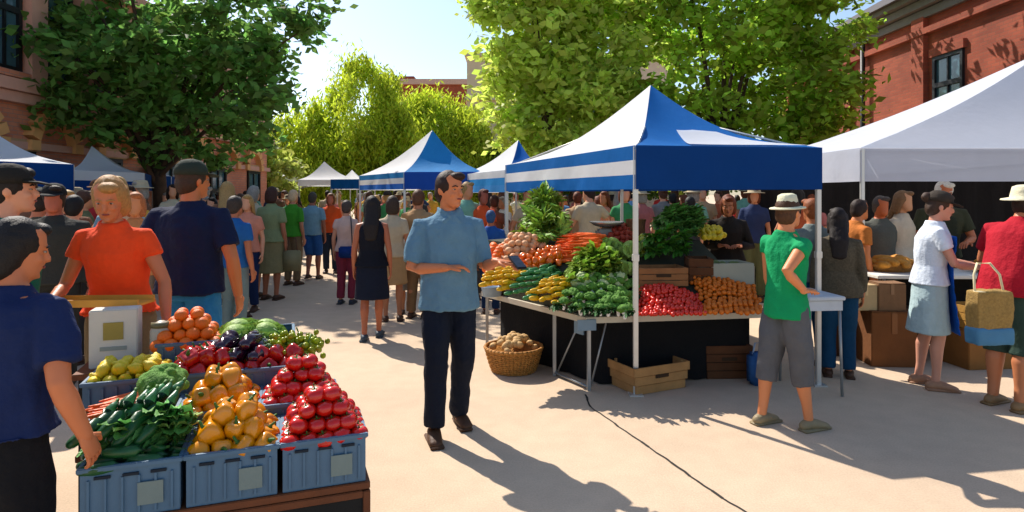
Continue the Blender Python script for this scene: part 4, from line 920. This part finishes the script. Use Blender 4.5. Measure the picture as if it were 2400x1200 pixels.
put('walls', bm, mat('grey foam', '#a3a391', .8, .05), cbx, smooth=False)
bm = BM(); rr = random.Random(2)
for q in range(22): ell(bm, (rr.uniform(-.14, .14), rr.uniform(-.1, .1), .2 + rr.uniform(0, .04)), (.035, .03, .025), None, 10, 7)
put('contents', bm, mat('sprouts', '#6b7a48', .7, .3, 20, .2), cbx)
# small blue plates on the left rim
bxp = onramp(1160, 700); b_ = empty('plastic_tub', MM @ V((LEFT * 1.50 + .05, 1.22, H0 + .0)), .6, 'pale blue plastic tub at the left end of the stall', 'tub')
bm = BM(); rings(bm, [(V((0, 0, z)), V((q, 0, 0)), V((0, q * .7, 0))) for z, q in ((0, .10), (.09, .12), (.1, .13), (.1, .115), (.02, .09))], 18); put('tub_body', bm, mat('pale blue plastic', '#8ea6bd', .4), b_)
# below the table: round basket and crates
g = G(1204, 884); bk = empty('wicker_basket', (g.x, g.y + .22, 0), 0, 'round wicker basket heaped with pale potatoes under the left table side', 'basket')
WK = mat('wicker', '#b37a36', .7, .35, 30, .8); bm = BM()
N = 44
for k in range(11):
    z = .012 + k * .019; r_ = .20 + .06 * (k / 10) ** .8; pts = [(V((r_ * math.cos(a * 2 * math.pi / N) * (1 + (.022 if (a + k) % 2 else -.01)), r_ * math.sin(a * 2 * math.pi / N) * (1 + (.022 if (a + k) % 2 else -.01)), z))) for a in range(N)]
    for a in range(N): tube(bm, pts[a], pts[(a + 1) % N], .0105, 5)
rings(bm, [(V((0, 0, z)), V((q, 0, 0)), V((0, q, 0))) for z, q in ((.004, .19), (.2, .235), (.205, .225), (.02, .18))], 28); put('weave', bm, WK, bk)
bm = BM(); pts = [V((.268 * math.cos(a * 2 * math.pi / 40), .268 * math.sin(a * 2 * math.pi / 40), .222)) for a in range(40)]
for a in range(40): tube(bm, pts[a], pts[(a + 1) % 40], .016, 6)
put('rim', bm, WK, bk)
rr = random.Random(9)
for q in range(40):
    a = rr.uniform(0, 6.28); e = .2 * math.sqrt(rr.random()); z = .22 + .10 * (1 - (e / .2) ** 2)
    me_k = item('potato', 'potato', V((g.x + e * math.cos(a), g.y + .22 + e * math.sin(a), z)), rrot('any'), 1.25 * rr.uniform(.8, 1.2), 'pale tan potato heaped in the round wicker basket', 'potato', 'potatoes in the wicker basket', kids=False)
g0, g1 = G(1470, 932), G(1625, 905); az = math.atan2(g1.y - g0.y, g1.x - g0.x); c = (g0 + g1) / 2 + V((-math.sin(az), math.cos(az), 0)) * .17
wcrate(c, az, .52, .34, .23, 'pale wooden crate with hand slot standing under the main stall', taper=.18)
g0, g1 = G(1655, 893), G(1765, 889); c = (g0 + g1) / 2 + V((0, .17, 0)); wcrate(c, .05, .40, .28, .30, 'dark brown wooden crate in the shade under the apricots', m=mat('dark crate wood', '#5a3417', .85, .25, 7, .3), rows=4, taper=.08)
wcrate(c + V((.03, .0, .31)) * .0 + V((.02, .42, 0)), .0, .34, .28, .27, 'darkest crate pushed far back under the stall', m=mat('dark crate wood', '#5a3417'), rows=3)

# small white side table by the tent pole
gt = G(1928, 935); t_ = empty('side_table', gt + V((.03, .28, 0)), .1, 'small white folding table right of the boy in green', 'table')
bm = BM(); box(bm, (0, 0, .80), (.32, .50, .03), bev=.006); box(bm, (0, 0, .74), (.29, .46, .08)); put('table_top', bm, mat('white plastic', '#c5cbd0', .5), t_, smooth=False)
for sx in (-1, 1):
    for sy in (-1, 1): bm = BM(); tube(bm, (sx * .13, sy * .21, .71), (sx * .14, sy * .23, 0), .012, 8); put('leg', bm, LEG, t_)

# ------------------------------------------------------------------ bread stall on the right
bt = G(2075, 850); bt = V((bt.x + .35, bt.y + .35, 0))
tb = empty('display_table', (4.35, 6.55, 0), 0, 'white topped table carrying baskets and boxes under the white canopy', 'table')
bm = BM(); box(bm, (.75, 0, .82), (2.9, .62, .035), bev=.006); put('table_top', bm, mat('white board', '#d8d4c8', .6), tb, smooth=False)
for x in (-.62, 2.12):
    for y in (-.27, .27): bm = BM(); tube(bm, (x, y, 0), (x, y, .80), .016, 8); put('leg', bm, LEG, tb)
bm = BM(); rings(bm, [(V((.75, 0, z)), V((1.38 + .01 * z, 0, 0)), V((0, .28, 0))) for z in (.3, .80)], 4, cap0=False, cap1=False)
bm.free()
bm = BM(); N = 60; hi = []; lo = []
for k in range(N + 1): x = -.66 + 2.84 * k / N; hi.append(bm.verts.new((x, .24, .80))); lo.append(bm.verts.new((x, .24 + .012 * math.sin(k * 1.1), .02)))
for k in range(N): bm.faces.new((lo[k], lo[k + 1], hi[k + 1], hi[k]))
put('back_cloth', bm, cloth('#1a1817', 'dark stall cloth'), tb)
def carton(p, rz, w, d, h, label, col, flaps=True, name='cardboard_box', cat='box', group=None, slatted=False):
    m_ = mat('carton ' + col, col, .85, .15, 7, .3); o = empty(name, p, rz, label, cat, group)
    bm = BM(); box(bm, (0, 0, h / 2), (w, d, h), bev=.006); put('box_body', bm, m_, o, smooth=False)
    bm = BM(); box(bm, (0, 0, h + .003), (w * .12, d - .01, .004)); box(bm, (0, -d / 2 - .003, h * .8), (w * .12, .004, h * .38)); put('tape', bm, mat('tape ' + col, tuple(min(1, c * 1.35) for c in S(col)), .4), o, smooth=False)
    bm = BM()
    for sx in (-1, 1): box(bm, (sx * w / 4, 0, h + .004), (w / 2 - .012, d - .004, .005), Matrix.Rotation(sx * -.03, 3, 'Y'))
    put('flaps', bm, m_, o, smooth=False); return o
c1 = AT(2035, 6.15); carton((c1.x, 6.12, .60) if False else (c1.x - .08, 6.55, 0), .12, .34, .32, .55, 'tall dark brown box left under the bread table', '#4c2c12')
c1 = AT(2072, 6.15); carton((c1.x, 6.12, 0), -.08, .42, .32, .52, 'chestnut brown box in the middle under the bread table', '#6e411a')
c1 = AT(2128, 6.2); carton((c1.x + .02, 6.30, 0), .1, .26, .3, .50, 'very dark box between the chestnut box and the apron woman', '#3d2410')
c1 = AT(2036, 6.0); carton((c1.x, 6.14, .59) if False else (c1.x, 6.14, .525), .02, .22, .2, .24, 'tan carton standing on the chestnut box', '#b49a70')
c1 = AT(2096, 6.0); carton((c1.x, 6.12, .525), -.05, .26, .2, .26, 'brown carton beside the tan carton', '#7c5a3c')
c1 = AT(2262, 6.2); carton((c1.x, 6.05, 0), .1, .46, .34, .36, 'orange brown wooden box behind the apron woman', '#8c5c28')
c1 = AT(2262, 6.2); wcrate(V((c1.x, 6.05, .372)), .1, .40, .3, .22, 'honey coloured slatted box stacked on the orange brown box', m=mat('honey wood', '#a87c34', .7, .2, 8, .3), grip=False)
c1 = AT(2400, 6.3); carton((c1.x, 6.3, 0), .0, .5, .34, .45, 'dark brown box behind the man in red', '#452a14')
wb = empty('bread_basket', (4.02, 6.60, .84), .1, 'shallow wicker basket of golden loaves on the bread table', 'basket')
bm = BM(); rings(bm, [(V((0, 0, z)), V((q, 0, 0)), V((0, q * .62, 0))) for z, q in ((0, .20), (.07, .25), (.075, .265), (.075, .235), (.015, .18))], 26); put('weave', bm, WK, wb)
for k in range(13):
    a = k * 2.4; e = .17 * math.sqrt((k + .5) / 13)
    item('loaf', 'bread_loaf', V((4.02 + e * math.cos(a) * 1.1, 6.60 + e * math.sin(a) * .7, .90 + .08 * (1 - e / .17))), (random.uniform(-.3, .3), random.uniform(-.3, .3), random.uniform(0, 3)), 1.25, 'golden bread loaf in the shallow wicker basket', 'bread', 'loaves in the wicker basket')
for k, (x, lb) in enumerate(((4.95, 'wooden bowl of rolls behind the apron woman'), (5.6, 'wooden bowl of rolls beside the man in red'))):
    o = empty('wooden_bowl', (x, 6.5, .84), 0, lb, 'bowl'); bm = BM(); rings(bm, [(V((0, 0, z)), V((q, 0, 0)), V((0, q, 0))) for z, q in ((0, .08), (.06, .17), (.1, .2), (.1, .185), (.02, .06))], 24); put('bowl', bm, WOOD, o)
    bm = BM(); rr = random.Random(k)
    for q in range(9): a = q * 2.4; e = .12 * math.sqrt(q / 9); ell(bm, (e * math.cos(a), e * math.sin(a), .09 + .03 * (1 - e / .12)), (.05, .04, .032), Matrix.Rotation(rr.uniform(0, 3), 3, 'Z'), 12, 8)
    put('rolls', bm, mat('bread crust', '#c9862c'), o)
# dark back wall of that stall: hanging side cloth of the canopy
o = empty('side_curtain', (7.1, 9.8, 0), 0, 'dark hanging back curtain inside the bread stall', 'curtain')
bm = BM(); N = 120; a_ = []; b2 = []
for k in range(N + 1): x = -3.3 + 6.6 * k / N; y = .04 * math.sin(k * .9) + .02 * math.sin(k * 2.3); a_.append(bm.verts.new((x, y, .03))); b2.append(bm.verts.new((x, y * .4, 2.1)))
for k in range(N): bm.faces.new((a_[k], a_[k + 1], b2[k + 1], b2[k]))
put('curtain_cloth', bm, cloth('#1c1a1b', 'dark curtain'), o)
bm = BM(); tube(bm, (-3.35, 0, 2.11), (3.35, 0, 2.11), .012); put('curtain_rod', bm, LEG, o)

# ------------------------------------------------------------------ the people one can tell apart
FSK = '#b86c40'; TAN = '#b5693f'; PALE = '#c58563'
man = person(G(1052, 1012), R(18), 1.80, 'man in blue chambray shirt and dark trousers walking past the main stall', hyaw=28, hpitch=3,
    feet=[(-.12, -.10, .085), (.10, .13, .09)], knees=[(-.105, -.09, .49), (.10, -.0, .50)],
    elb=[(-.255, -.03, 1.13), (.235, -.03, 1.13)], wri=[(-.03, -.19, 1.13), (.26, -.27, 1.17)], hand=[(1, -.12, .08), (.75, -.6, -.1)], sk=FSK, top='#5f8296', sleeve=.86, hem=.84, bcol='#141a28', hair='short', hcol='#2e1a12',
    shoe='#4c2f18', vox=.0095, bulk=1.0, grow=.16, collar=True, wr=.017)
ph = empty('phone', wpt(man, V((.36, -.38, 1.17)) * (1.8 / 1.75)), R(30), 'small dark phone in the hand of the man in the blue shirt', 'phone')
bm = BM(); box(bm, (0, 0, 0), (.075, .15, .012), Matrix.Rotation(.5, 3, 'X'), bev=.004); put('case', bm, DK, ph, smooth=False)
bm = BM(); box(bm, (0, -.004, .0075), (.066, .13, .003), Matrix.Rotation(.5, 3, 'X')); put('screen', bm, mat('screen glass', '#1d2833', .1), ph, smooth=False)
# front left shopper, seen from behind
person((-1.80, 2.18, 0), R(176), 1.56, 'shopper with black hair in navy T-shirt and black shorts, lower left', hyaw=-38, hpitch=14, lean=7,
    elb=[(-.29, .03, 1.12), (.27, .08, 1.11)], wri=[(-.32, -.06, .90), (.25, .02, .86)], sk='#b5693f', top='#1a2850', sleeve=.72, hem=.925, bottom='shorts', bcol='#131317', blen=.50, hair='bob', hcol='#1c1714',
    shoe='#28282a', vox=.0095, bulk=1.14, wr=.018)
# green shirt man at the left edge
person(AT(12, 3.35), R(150), 1.79, 'man in dark green shirt with black cap at the left edge of the picture', hyaw=-30, sk=PALE, top='#1d6a54', sleeve=.7, bcol='#22262e', cap='cap', capcol='#26231f', vox=.012, bulk=1.08, hcol='#201814')
# blonde woman in red
bw = person((-2.36, 3.78, 0), R(10), 1.76, 'blonde woman in bright red T-shirt leaning over the produce stand', fem=True, hyaw=8, hpitch=24, lean=12,
    elb=[(-.26, -.08, 1.12), (.28, -.12, 1.13)], wri=[(-.24, -.30, 1.04), (.34, -.26, .90)], hand=[(.5, -.8, -.1), (.3, -.4, -1)], sk='#b3663c', top='#f44c1e', sleeve=.42, hem=.95, bcol='#8a7350', hair='bob', hcol='#a87a44', vox=.0095, bulk=1.04, apron=None, wr=.014)
# navy tee man from behind
person((-2.26, 4.40, 0), R(176), 1.87, 'broad man in navy T-shirt and blue jeans seen from behind in a dark green cap', hyaw=-25, sk='#b0622f', top='#131d3a', sleeve=.70, hem=.90, bcol='#2a78a8', cap='cap', capcol='#2c352c', vox=.010, bulk=1.16, elb=[(-.31, .05, 1.13), (.31, .05, 1.13)], hcol='#3a2818', wr=.018)
# black dress woman
person(G(872, 795), R(186), 1.62, 'woman in sleeveless black dress with long dark hair walking away up the street', fem=True, sk='#9a5534', top='#12151f', bottom='dress', bcol='#141b2b', blen=.50, hair='long', hcol='#1c1412', sleeveless=True, shoe='#3a4650', vox=.011,
    feet=[(-.07, -.12, .085), (.08, .10, .09)], hyaw=5)
# green boy
kid = person(G(1842, 1000), R(112), 1.63, 'boy in green T-shirt and long grey shorts with cream sun hat', hyaw=12, hpitch=-4, sk='#bd7548', top='#0c9459', hem=.84, bottom='shorts', bcol='#5a5b5e', blen=.34, hair='short', hcol='#4c301c', cap='hat', capcol='#d8d4b4', brim=.8,
    elb=[(-.24, .26, 1.20), (.20, -.02, 1.12)], wri=[(-.21, .03, 1.06), (.20, -.12, .9)], hand=[(.3, -.9, .0), (0, -.2, -1)], sleeve=.26, shoe='#8a7a5a', vox=.010, wr=.014, bulk=.90, feet=[(-.12, -.10, .085), (.11, .13, .085)])
# vendor behind main stall
person(V((2.52, 7.35, 0)), R(-14), 1.66, 'vendor with red brown hair in a dark jacket bending over the stall', fem=True, lean=16, hpitch=16, hyaw=-8, sk='#9c5c38', top='#29231f', sleeve=1.9, hem=.85, bcol='#2a2a30', hair='bob', hcol='#6b3015', vox=.012, bulk=1.15,
    elb=[(-.24, -.12, 1.14), (.26, -.12, 1.14)], wri=[(-.08, -.34, 1.13), (.10, -.34, 1.13)])
# brown jacket woman
person(G(1965, 882), R(158), 1.52, 'woman in brown patterned jacket and blue jeans with dark hair beside the small white table', fem=True, lean=5, sk='#b0683f', top=mat('brown tweed', '#544a38', .9, .5, 60, .4), sleeve=1.9, hem=.84, bcol='#123f5e', hair='long', hcol='#1d130f', vox=.012, bulk=1.1)
# apron woman
person(G(2178, 906), R(72), 1.66, 'woman in white T-shirt and pale blue skirt with blue panel at the bread stall', fem=True, sk='#b98068', top='#d4dce6', sleeve=.5, hem=.93, bottom='skirt', bcol='#a9bfc2', blen=.50, cap='cap', capcol='#3a332c', hair='bun', hcol='#3f2c20', vox=.010,
    elb=[(-.20, -.12, 1.16), (.20, -.14, 1.16)], wri=[(-.10, -.36, 1.10), (.10, -.38, 1.10)], feet=[(-.10, -.02, .085), (.09, .06, .085)], shoe='#a87a5c', bulk=1.05, lean=5, apron='#1458b4', hpitch=12)
# vendor in olive behind the bread table
person((4.95, 7.25, 0), R(-12), 1.80, 'white haired vendor in olive shirt behind the bread table', hpitch=14, lean=8, sk='#a85c34', top='#3a3b28', sleeve=.7, bcol='#22242a', hair='short', hcol='#d8d5cc', vox=.011, bulk=1.12,
    elb=[(-.27, -.10, 1.13), (.28, -.10, 1.13)], wri=[(-.10, -.30, 1.08), (.12, -.32, 1.08)], apron='#2c3024')
# man in red at right edge
rm = person(G(2362, 955), R(112), 1.74, 'man in dark red T-shirt and dark green shorts with straw hat at the right edge', sk='#a9663f', top='#a81426', sleeve=.62, hem=.88, lean=20, hpitch=-4, bottom='shorts', bcol='#33463c', blen=.42, cap='hat', capcol='#d8d0b0', hair='short', hcol='#241812', vox=.010, bulk=1.14,
    elb=[(-.30, -.34, 1.12), (.32, -.22, 1.10)], wri=[(-.20, -.52, .98), (.26, -.40, .98)], shoe='#8a6a44')
bg = empty('shoulder_bag', G(2318, 985) + V((0, 0, .56)), R(4), 'tan woven shopping bag with blue base hanging in front of the man in red', 'bag')
bm = BM(); rings(bm, [(V((0, 0, z)), V((.15 + .02 * z, 0, 0)), V((0, .06, 0))) for z in (.08, .2, .36, .38)], 4); bm.free()
bm = BM(); box(bm, (0, 0, .235), (.27, .12, .31)); link('bag_body', remesh(bm, .012, 5, .016, 11, 3), mat('tan weave', '#9a7b42', .9, .3, 50, .5), bg)
bm = BM(); box(bm, (0, 0, .06), (.285, .135, .12)); link('base_panel', remesh(bm, .012, 4, .008, 11, 5), mat('bag blue', '#44799c', .8), bg)
bm = BM(); box(bm, (0, 0, .375), (.25, .10, .02), bev=.004); put('bag_edge', bm, mat('cream edge', '#d8c9a0', .8), bg)
bm = BM(); loft(bm, [(-.11, 0, .38), (-.10, .02, .50), (-.05, .05, .58), (.05, .05, .58), (.10, .02, .50), (.11, 0, .38)], [.008] * 6, n=8); put('strap', bm, mat('cream edge', '#d8c9a0'), bg)
# blue bag behind the boy's legs
o = empty('cloth_bag', G(1782, 905) + V((0, .05, 0)), .2, 'blue cloth bag standing on the ground behind the boy in green', 'bag')
bm = BM(); box(bm, (0, 0, .14), (.17, .14, .28), bev=.03); put('bag_body', bm, cloth('#2f598c'), o); bm = BM(); loft(bm, [(-.05, 0, .27), (-.03, 0, .36), (.03, 0, .36), (.05, 0, .27)], [.008] * 4, n=6); put('handle', bm, cloth('#8fa3b8'), o)

# mid distance people, each with its own look
def P(px, py, yaw, h, label, **k): k.setdefault('vox', .016); k.setdefault('face', False); return person(G(px, py), R(yaw), h, label, **k)
P(636, 702, 170, 1.76, 'woman in loose khaki green dress with a shopping bag in the street', fem=True, sk='#9a5c3c', top='#7f8c62', sleeve=.7, bottom='dress', bcol='#86805a', blen=.42, hair='bob', hcol='#3a1f14', bulk=1.15)
o = empty('tote_bag', G(680, 705) + V((0, .1, .45)), 0, 'khaki tote bag at the side of the woman in the loose dress', 'bag'); bm = BM(); box(bm, (0, 0, .16), (.26, .1, .32), bev=.02); put('bag_body', bm, cloth('#8c8560'), o); bm = BM(); loft(bm, [(-.08, 0, .3), (-.05, 0, .52), (.05, 0, .52), (.08, 0, .3)], [.009] * 4, n=6); put('handle', bm, cloth('#5a4030'), o)
P(686, 668, 165, 1.72, 'person in bright leaf green top next to the woman in khaki', fem=True, sk='#a86a48', top='#3f8a24', sleeve=.8, bcol='#7a6244', hair='short', hcol='#c9a880')
P(732, 655, 180, 1.68, 'man in grey blue T-shirt and blue shorts walking away', sk='#8a4c30', top='#7494a0', bottom='shorts', bcol='#22508a', hair='short', hcol='#40382c', sleeve=.7, feet=[(-.1, -.05, .09), (.06, .1, .12)])
P(775, 640, 10, 1.66, 'person in orange red top and dark trousers in the middle of the street', fem=True, sk='#a8583a', top='#d8501c', bcol='#202834', hair='bob', hcol='#6a4020')
P(812, 712, 178, 1.55, 'girl in white and red top with blue bag and raspberry trousers', fem=True, sk='#b0785a', top='#c9a898', bcol='#7d2c3c', hair='short', hcol='#4a3c34', sleeve=.4, blen=.1, shoe='#2c3640')
o = empty('hip_bag', G(818, 712) + V((0, -.15, .70)), 0, 'dark blue bag at the hip of the girl in raspberry trousers', 'bag'); bm = BM(); box(bm, (0, 0, .09), (.22, .09, .17), bev=.02); put('bag_body', bm, cloth('#12326e'), o); bm = BM(); tube(bm, (.09, 0, .16), (.05, .06, .62), .008); put('strap', bm, DK, o)
P(548, 800, 165, 1.62, 'person in dark teal and bright blue top half hidden by the navy shirted man', sk='#a05c38', top='#215c98', bcol='#667a7c', hair='short', hcol='#3a3028')
P(568, 742, 120, 1.25, 'child in grey green clothes walking behind the navy shirted man', sk='#b06a45', top='#6f8078', bcol='#4a5a70', hair='short', hcol='#8a7a60')
P(128, 905, 25, 1.72, 'man in charcoal jacket and dark cap behind the blonde woman', sk='#9a4c30', top='#34342f', sleeve=1.9, bcol='#2c2c28', cap='cap', capcol='#1d1d1e', bulk=1.15)
P(90, 860, 200, 1.68, 'shopper in brown olive coat behind the green shirted man', sk='#b0623c', top='#57503f', sleeve=1.9, bcol='#4a4638', cap='cap', capcol='#2a2624')
P(150, 800, 160, 1.50, 'shopper in pale sage clothes at the shoulder of the blonde woman', fem=True, sk='#a8704c', top='#a39c80', bcol='#8f8c74', hair='bob', hcol='#6a5c44')
P(318, 850, 20, 1.66, 'woman in bright peach top between the blonde woman and the navy shirted man', fem=True, sk='#c07848', top='#c98450', bcol='#7a6a58', hair='bob', hcol='#a8643a')
P(283, 800, 200, 1.72, 'person in pale teal top right behind the blonde head', sk='#a8704c', top='#7ea4b2', bcol='#4c5a6a', hair='short', hcol='#5c4430')
P(1150, 735, 172, 1.42, 'child in blue jacket beside the left end of the main stall', sk='#a05838', top='#1f4f94', sleeve=1.9, bcol='#142a4a', hair='short', hcol='#2c4f7a')
P(1132, 700, 20, 1.72, 'person in bright orange top behind the child in blue', fem=True, sk='#9a4c34', top='#e0582a', bcol='#4a4440', hair='short', hcol='#5c2c20')
P(920, 752, 190, 1.62, 'woman in beige top and tan skirt behind the woman in black', fem=True, sk='#a06440', top='#b8a88c', bottom='skirt', bcol='#a8865c', hair='bob', hcol='#3c2c20')
P(980, 745, 170, 1.70, 'person in tan shirt just left of the man in the blue shirt', sk='#a86c48', top='#a8845c', bcol='#8a6a48', hair='short', hcol='#5c3a26')
P(955, 735, 0, 1.2, 'small child in off white by the canopy pole', sk='#a06a48', top='#c0b49c', bottom='shorts', bcol='#8c8c88', hair='short', hcol='#6a4a30')
P(1905, 862, 185, 1.60, 'person in grey top and blue jeans partly behind the boy in green', sk='#a8643c', top='#6f7a78', bcol='#124a70', hair='short', hcol='#8a4a22')
P(1988, 812, 100, 1.60, 'person in orange top leaning on the bread table', sk='#b86a34', top='#c07030', bcol='#3c2c22', hair='short', hcol='#2a1a12', lean=12)
P(2062, 800, 0, 1.62, 'bread vendor in grey shirt with orange brown face under the white canopy', sk='#a8501c', top='#55564e', bcol='#2a2a2a', hair='short', hcol='#4c4038')
P(2112, 797, 30, 1.68, 'person in cream shirt with long cream scarf at the shoulder of the apron woman', fem=True, sk='#b88058', top='#c8b69c', bcol='#a8804c', hair='long', hcol='#7a5838', sleeve=1.8)

# ------------------------------------------------------------------ the crowd: copies of a few figures, each in its own clothes
PROTO = {}
def proto(k):
    spec = {'mt': dict(bottom='trousers'), 'ms': dict(bottom='shorts', feet=[(-.1, -.12, .09), (.09, .12, .1)]), 'wt': dict(fem=True, bottom='trousers', hair='long'), 'wd': dict(fem=True, bottom='dress', hair='bob', sleeve=.4),
            'wk': dict(fem=True, bottom='skirt', hair='bun', elb=[(-.28, .0, 1.14), (.24, -.1, 1.14)], wri=[(-.28, -.1, .9), (.10, -.3, 1.15)]), 'mj': dict(bottom='trousers', sleeve=1.9, elb=[(-.27, -.02, 1.13), (.27, -.06, 1.13)], wri=[(-.15, -.22, 1.1), (.2, -.28, 1.1)]),
            'mc': dict(bottom='trousers', cap='cap'), 'mw': dict(bottom='trousers', feet=[(-.09, -.26, .085), (.09, .24, .12)], elb=[(-.26, .12, 1.14), (.26, -.1, 1.14)], wri=[(-.26, .08, .9), (.24, -.3, 1.0)]), 'ma': dict(bottom='trousers', hyaw=30, elb=[(-.36, .02, 1.2), (.24, -.1, 1.14)], wri=[(-.22, -.14, 1.06), (.1, -.26, 1.3)]), 'ww': dict(fem=True, bottom='shorts', hair='long', sleeve=.4, feet=[(-.08, .2, .1), (.08, -.2, .085)], elb=[(-.22, -.14, 1.16), (.26, .08, 1.14)], wri=[(-.06, -.3, 1.1), (.28, -.02, .92)]), 'wh': dict(fem=True, bottom='trousers', cap='hat', hair='bob')}[k]
    PROTO[k] = dict(spec)
for k in ('mt', 'ms', 'wt', 'wd', 'wk', 'mj', 'mc', 'wh', 'mw', 'ma', 'ww'): proto(k)
built = {}
CN = {'white': '#b8b4aa', 'tan': '#a68660', 'rose': '#9c5a58', 'grey': '#6c6c68', 'olive': '#62643f', 'brown': '#69452f', 'sky blue': '#5f8fb0', 'rust': '#a34c28', 'navy': '#1c2c50', 'cream': '#b3a384', 'mint': '#6fa088', 'charcoal': '#2c2c2e', 'salmon': '#c07a60', 'green': '#2c7a44', 'mustard': '#b58a30', 'crimson': '#9c1f28'}
HCN = {'dark': '#2a1c15', 'brown': '#4c3020', 'auburn': '#6b3418', 'grey': '#8d877d', 'blonde': '#a5834f', 'black': '#161311'}
used = set()
def crowd(kind, loc, yaw, h, tc, bc, hc, where, skn):
    key = (kind, tc, bc, hc, where); 
    if key in used: return False
    used.add(key)
    who = {'wd': 'dress', 'wk': 'top and skirt', 'ms': 'shirt and shorts', 'ww': 'top and shorts', 'mw': 'shirt mid-stride', 'ma': 'loose shirt', 'mj': 'jacket', 'mc': 'shirt with cap', 'wh': 'top with sunhat'}.get(kind, 'top')
    lab = f'{hc}-haired person in {tc} {who}, {bc} below, {where}' if kind != 'wd' else f'{hc}-haired woman in {tc} and {bc} dress {where}'
    if kind not in built:
        r = person((0, 0, 0), 0, 1.75, lab, vox=.02, face=False, wr=.004, **PROTO[kind]); built[kind] = r
    else:
        src = built[kind]; r = src.copy(); COL.objects.link(r)
        for c in list(src.children):
            d = c.copy(); COL.objects.link(d); d.parent = r
    r.location = loc; r.rotation_euler = (0, 0, yaw); r.scale = (h / 1.75,) * 3
    tag(r, lab, 'person', 'shoppers in the background crowd')
    for c in r.children:
        n_ = c.name.split('.')[0]
        m_ = {'body': lambda: skin(skn), 'shirt': lambda: mat('crowd cloth ' + tc, tuple(c * 1.2 + .012 for c in S(CN[tc])), .85, .1, 14, .35, spec=.2), 'dress': lambda: mat('crowd cloth ' + tc, tuple(c * 1.2 + .012 for c in S(CN[tc])), .85, .1, 14, .35, spec=.2), 'trousers': lambda: cloth(CN[bc]), 'shorts': lambda: cloth(CN[bc]), 'skirt': lambda: cloth(CN[bc]), 'hair': lambda: hairm(HCN[hc]), 'cap': lambda: cloth(CN[bc]), 'hat': lambda: cloth(CN['cream'])}.get(n_)
        if m_:
            sl = c.material_slots[0]; sl.link = 'OBJECT'; sl.material = m_()
    return True
rc = random.Random(21)
zones = [  # px range, depth range, count, place words
    (150, 335, 6.5, 9.5, 9, 'behind the blonde woman'), (60, 200, 6.0, 9, 6, 'under the far left canopy'),
    (470, 600, 8.5, 13, 9, 'beside the navy shirted man'), (220, 420, 11, 15, 9, 'below the left blue valances'),
    (480, 700, 15, 22, 16, 'far down the left side'), (690, 860, 19, 27, 10, 'far down the middle of the street'),
    (860, 985, 12, 20, 12, 'under the middle canopy'), (1080, 1180, 9.5, 14, 7, 'between the middle canopies'),
    (1190, 1480, 9.8, 13, 12, 'left behind the main stall'), (1500, 1700, 9.6, 13, 8, 'right behind the main stall'),
    (1760, 1960, 8.8, 12, 8, 'behind the boy in green'), (880, 1180, 20, 28, 12, 'far away between the canopies'), (1200, 1900, 14, 20, 14, 'far behind the main stall')]
placed = []
for x0, x1, y0, y1, n, wh in zones:
    k = 0; tries = 0
    while k < n and tries < 300:
        tries += 1; Y = rc.uniform(y0, y1); p = AT(rc.uniform(x0, x1), Y)
        if any((p - q).length < .55 for q in placed): continue
        ok = crowd(rc.choice(list(PROTO)), p, rc.uniform(-.8, .8) + rc.choice([0, math.pi, math.pi]), rc.uniform(1.58, 1.84), rc.choice(['white', 'tan', 'rose', 'grey', 'olive', 'brown', 'sky blue', 'rust', 'navy', 'cream', 'mint', 'charcoal', 'salmon', 'green', 'tan', 'cream', 'brown', 'crimson', 'mustard']),
                   rc.choice(['tan', 'grey', 'olive', 'brown', 'navy', 'cream', 'charcoal']), rc.choice(list(HCN)), wh, rc.choice(['#c08058', '#a46644', '#c98c68']))
        if ok: placed.append(p); k += 1
print('ITEMS', COUNT)
bpy.data.scenes.remove(TMP)
# ------------------------------------------------------------------ camera, light
cam = bpy.data.cameras.new('camera'); co = bpy.data.objects.new('camera', cam); COL.objects.link(co)
co.location = (0, 0, CH); co.rotation_euler = (R(90), 0, 0); cam.sensor_width = 36; cam.lens = F / 2400 * 36
cam.shift_y = -(600 - HY) / 2400; cam.clip_end = 2000; SC.camera = co
EL, AZ = 47.0, math.atan2(.78, -.62)         # the sun stands behind and to the left of the scene
sd = V((math.cos(AZ) * math.cos(R(EL)), math.sin(AZ) * math.cos(R(EL)), math.sin(R(EL))))
sun = bpy.data.lights.new('sun', 'SUN'); sun.energy = 4.0; sun.angle = R(.5); sun.color = (1, .925, .83)
so = bpy.data.objects.new('sun', sun); COL.objects.link(so); so.rotation_euler = sd.to_track_quat('Z', 'Y').to_euler(); so.location = (-20, 20, 30)
w = bpy.data.worlds.new('World'); SC.world = w; w.use_nodes = True; nt = w.node_tree
sk = nt.nodes.new('ShaderNodeTexSky'); sk.sky_type = 'NISHITA'; sk.sun_disc = False; sk.sun_elevation = R(EL); sk.sun_rotation = math.atan2(sd.x, sd.y); sk.air_density = 1.0; sk.dust_density = 1.0; sk.ozone_density = 1.5
nt.links.new(sk.outputs[0], nt.nodes['Background'].inputs[0]); nt.nodes['Background'].inputs[1].default_value = .112
SC.view_settings.view_transform = 'Standard'; SC.view_settings.look = 'None'; SC.view_settings.exposure = .80; SC.view_settings.gamma = 1
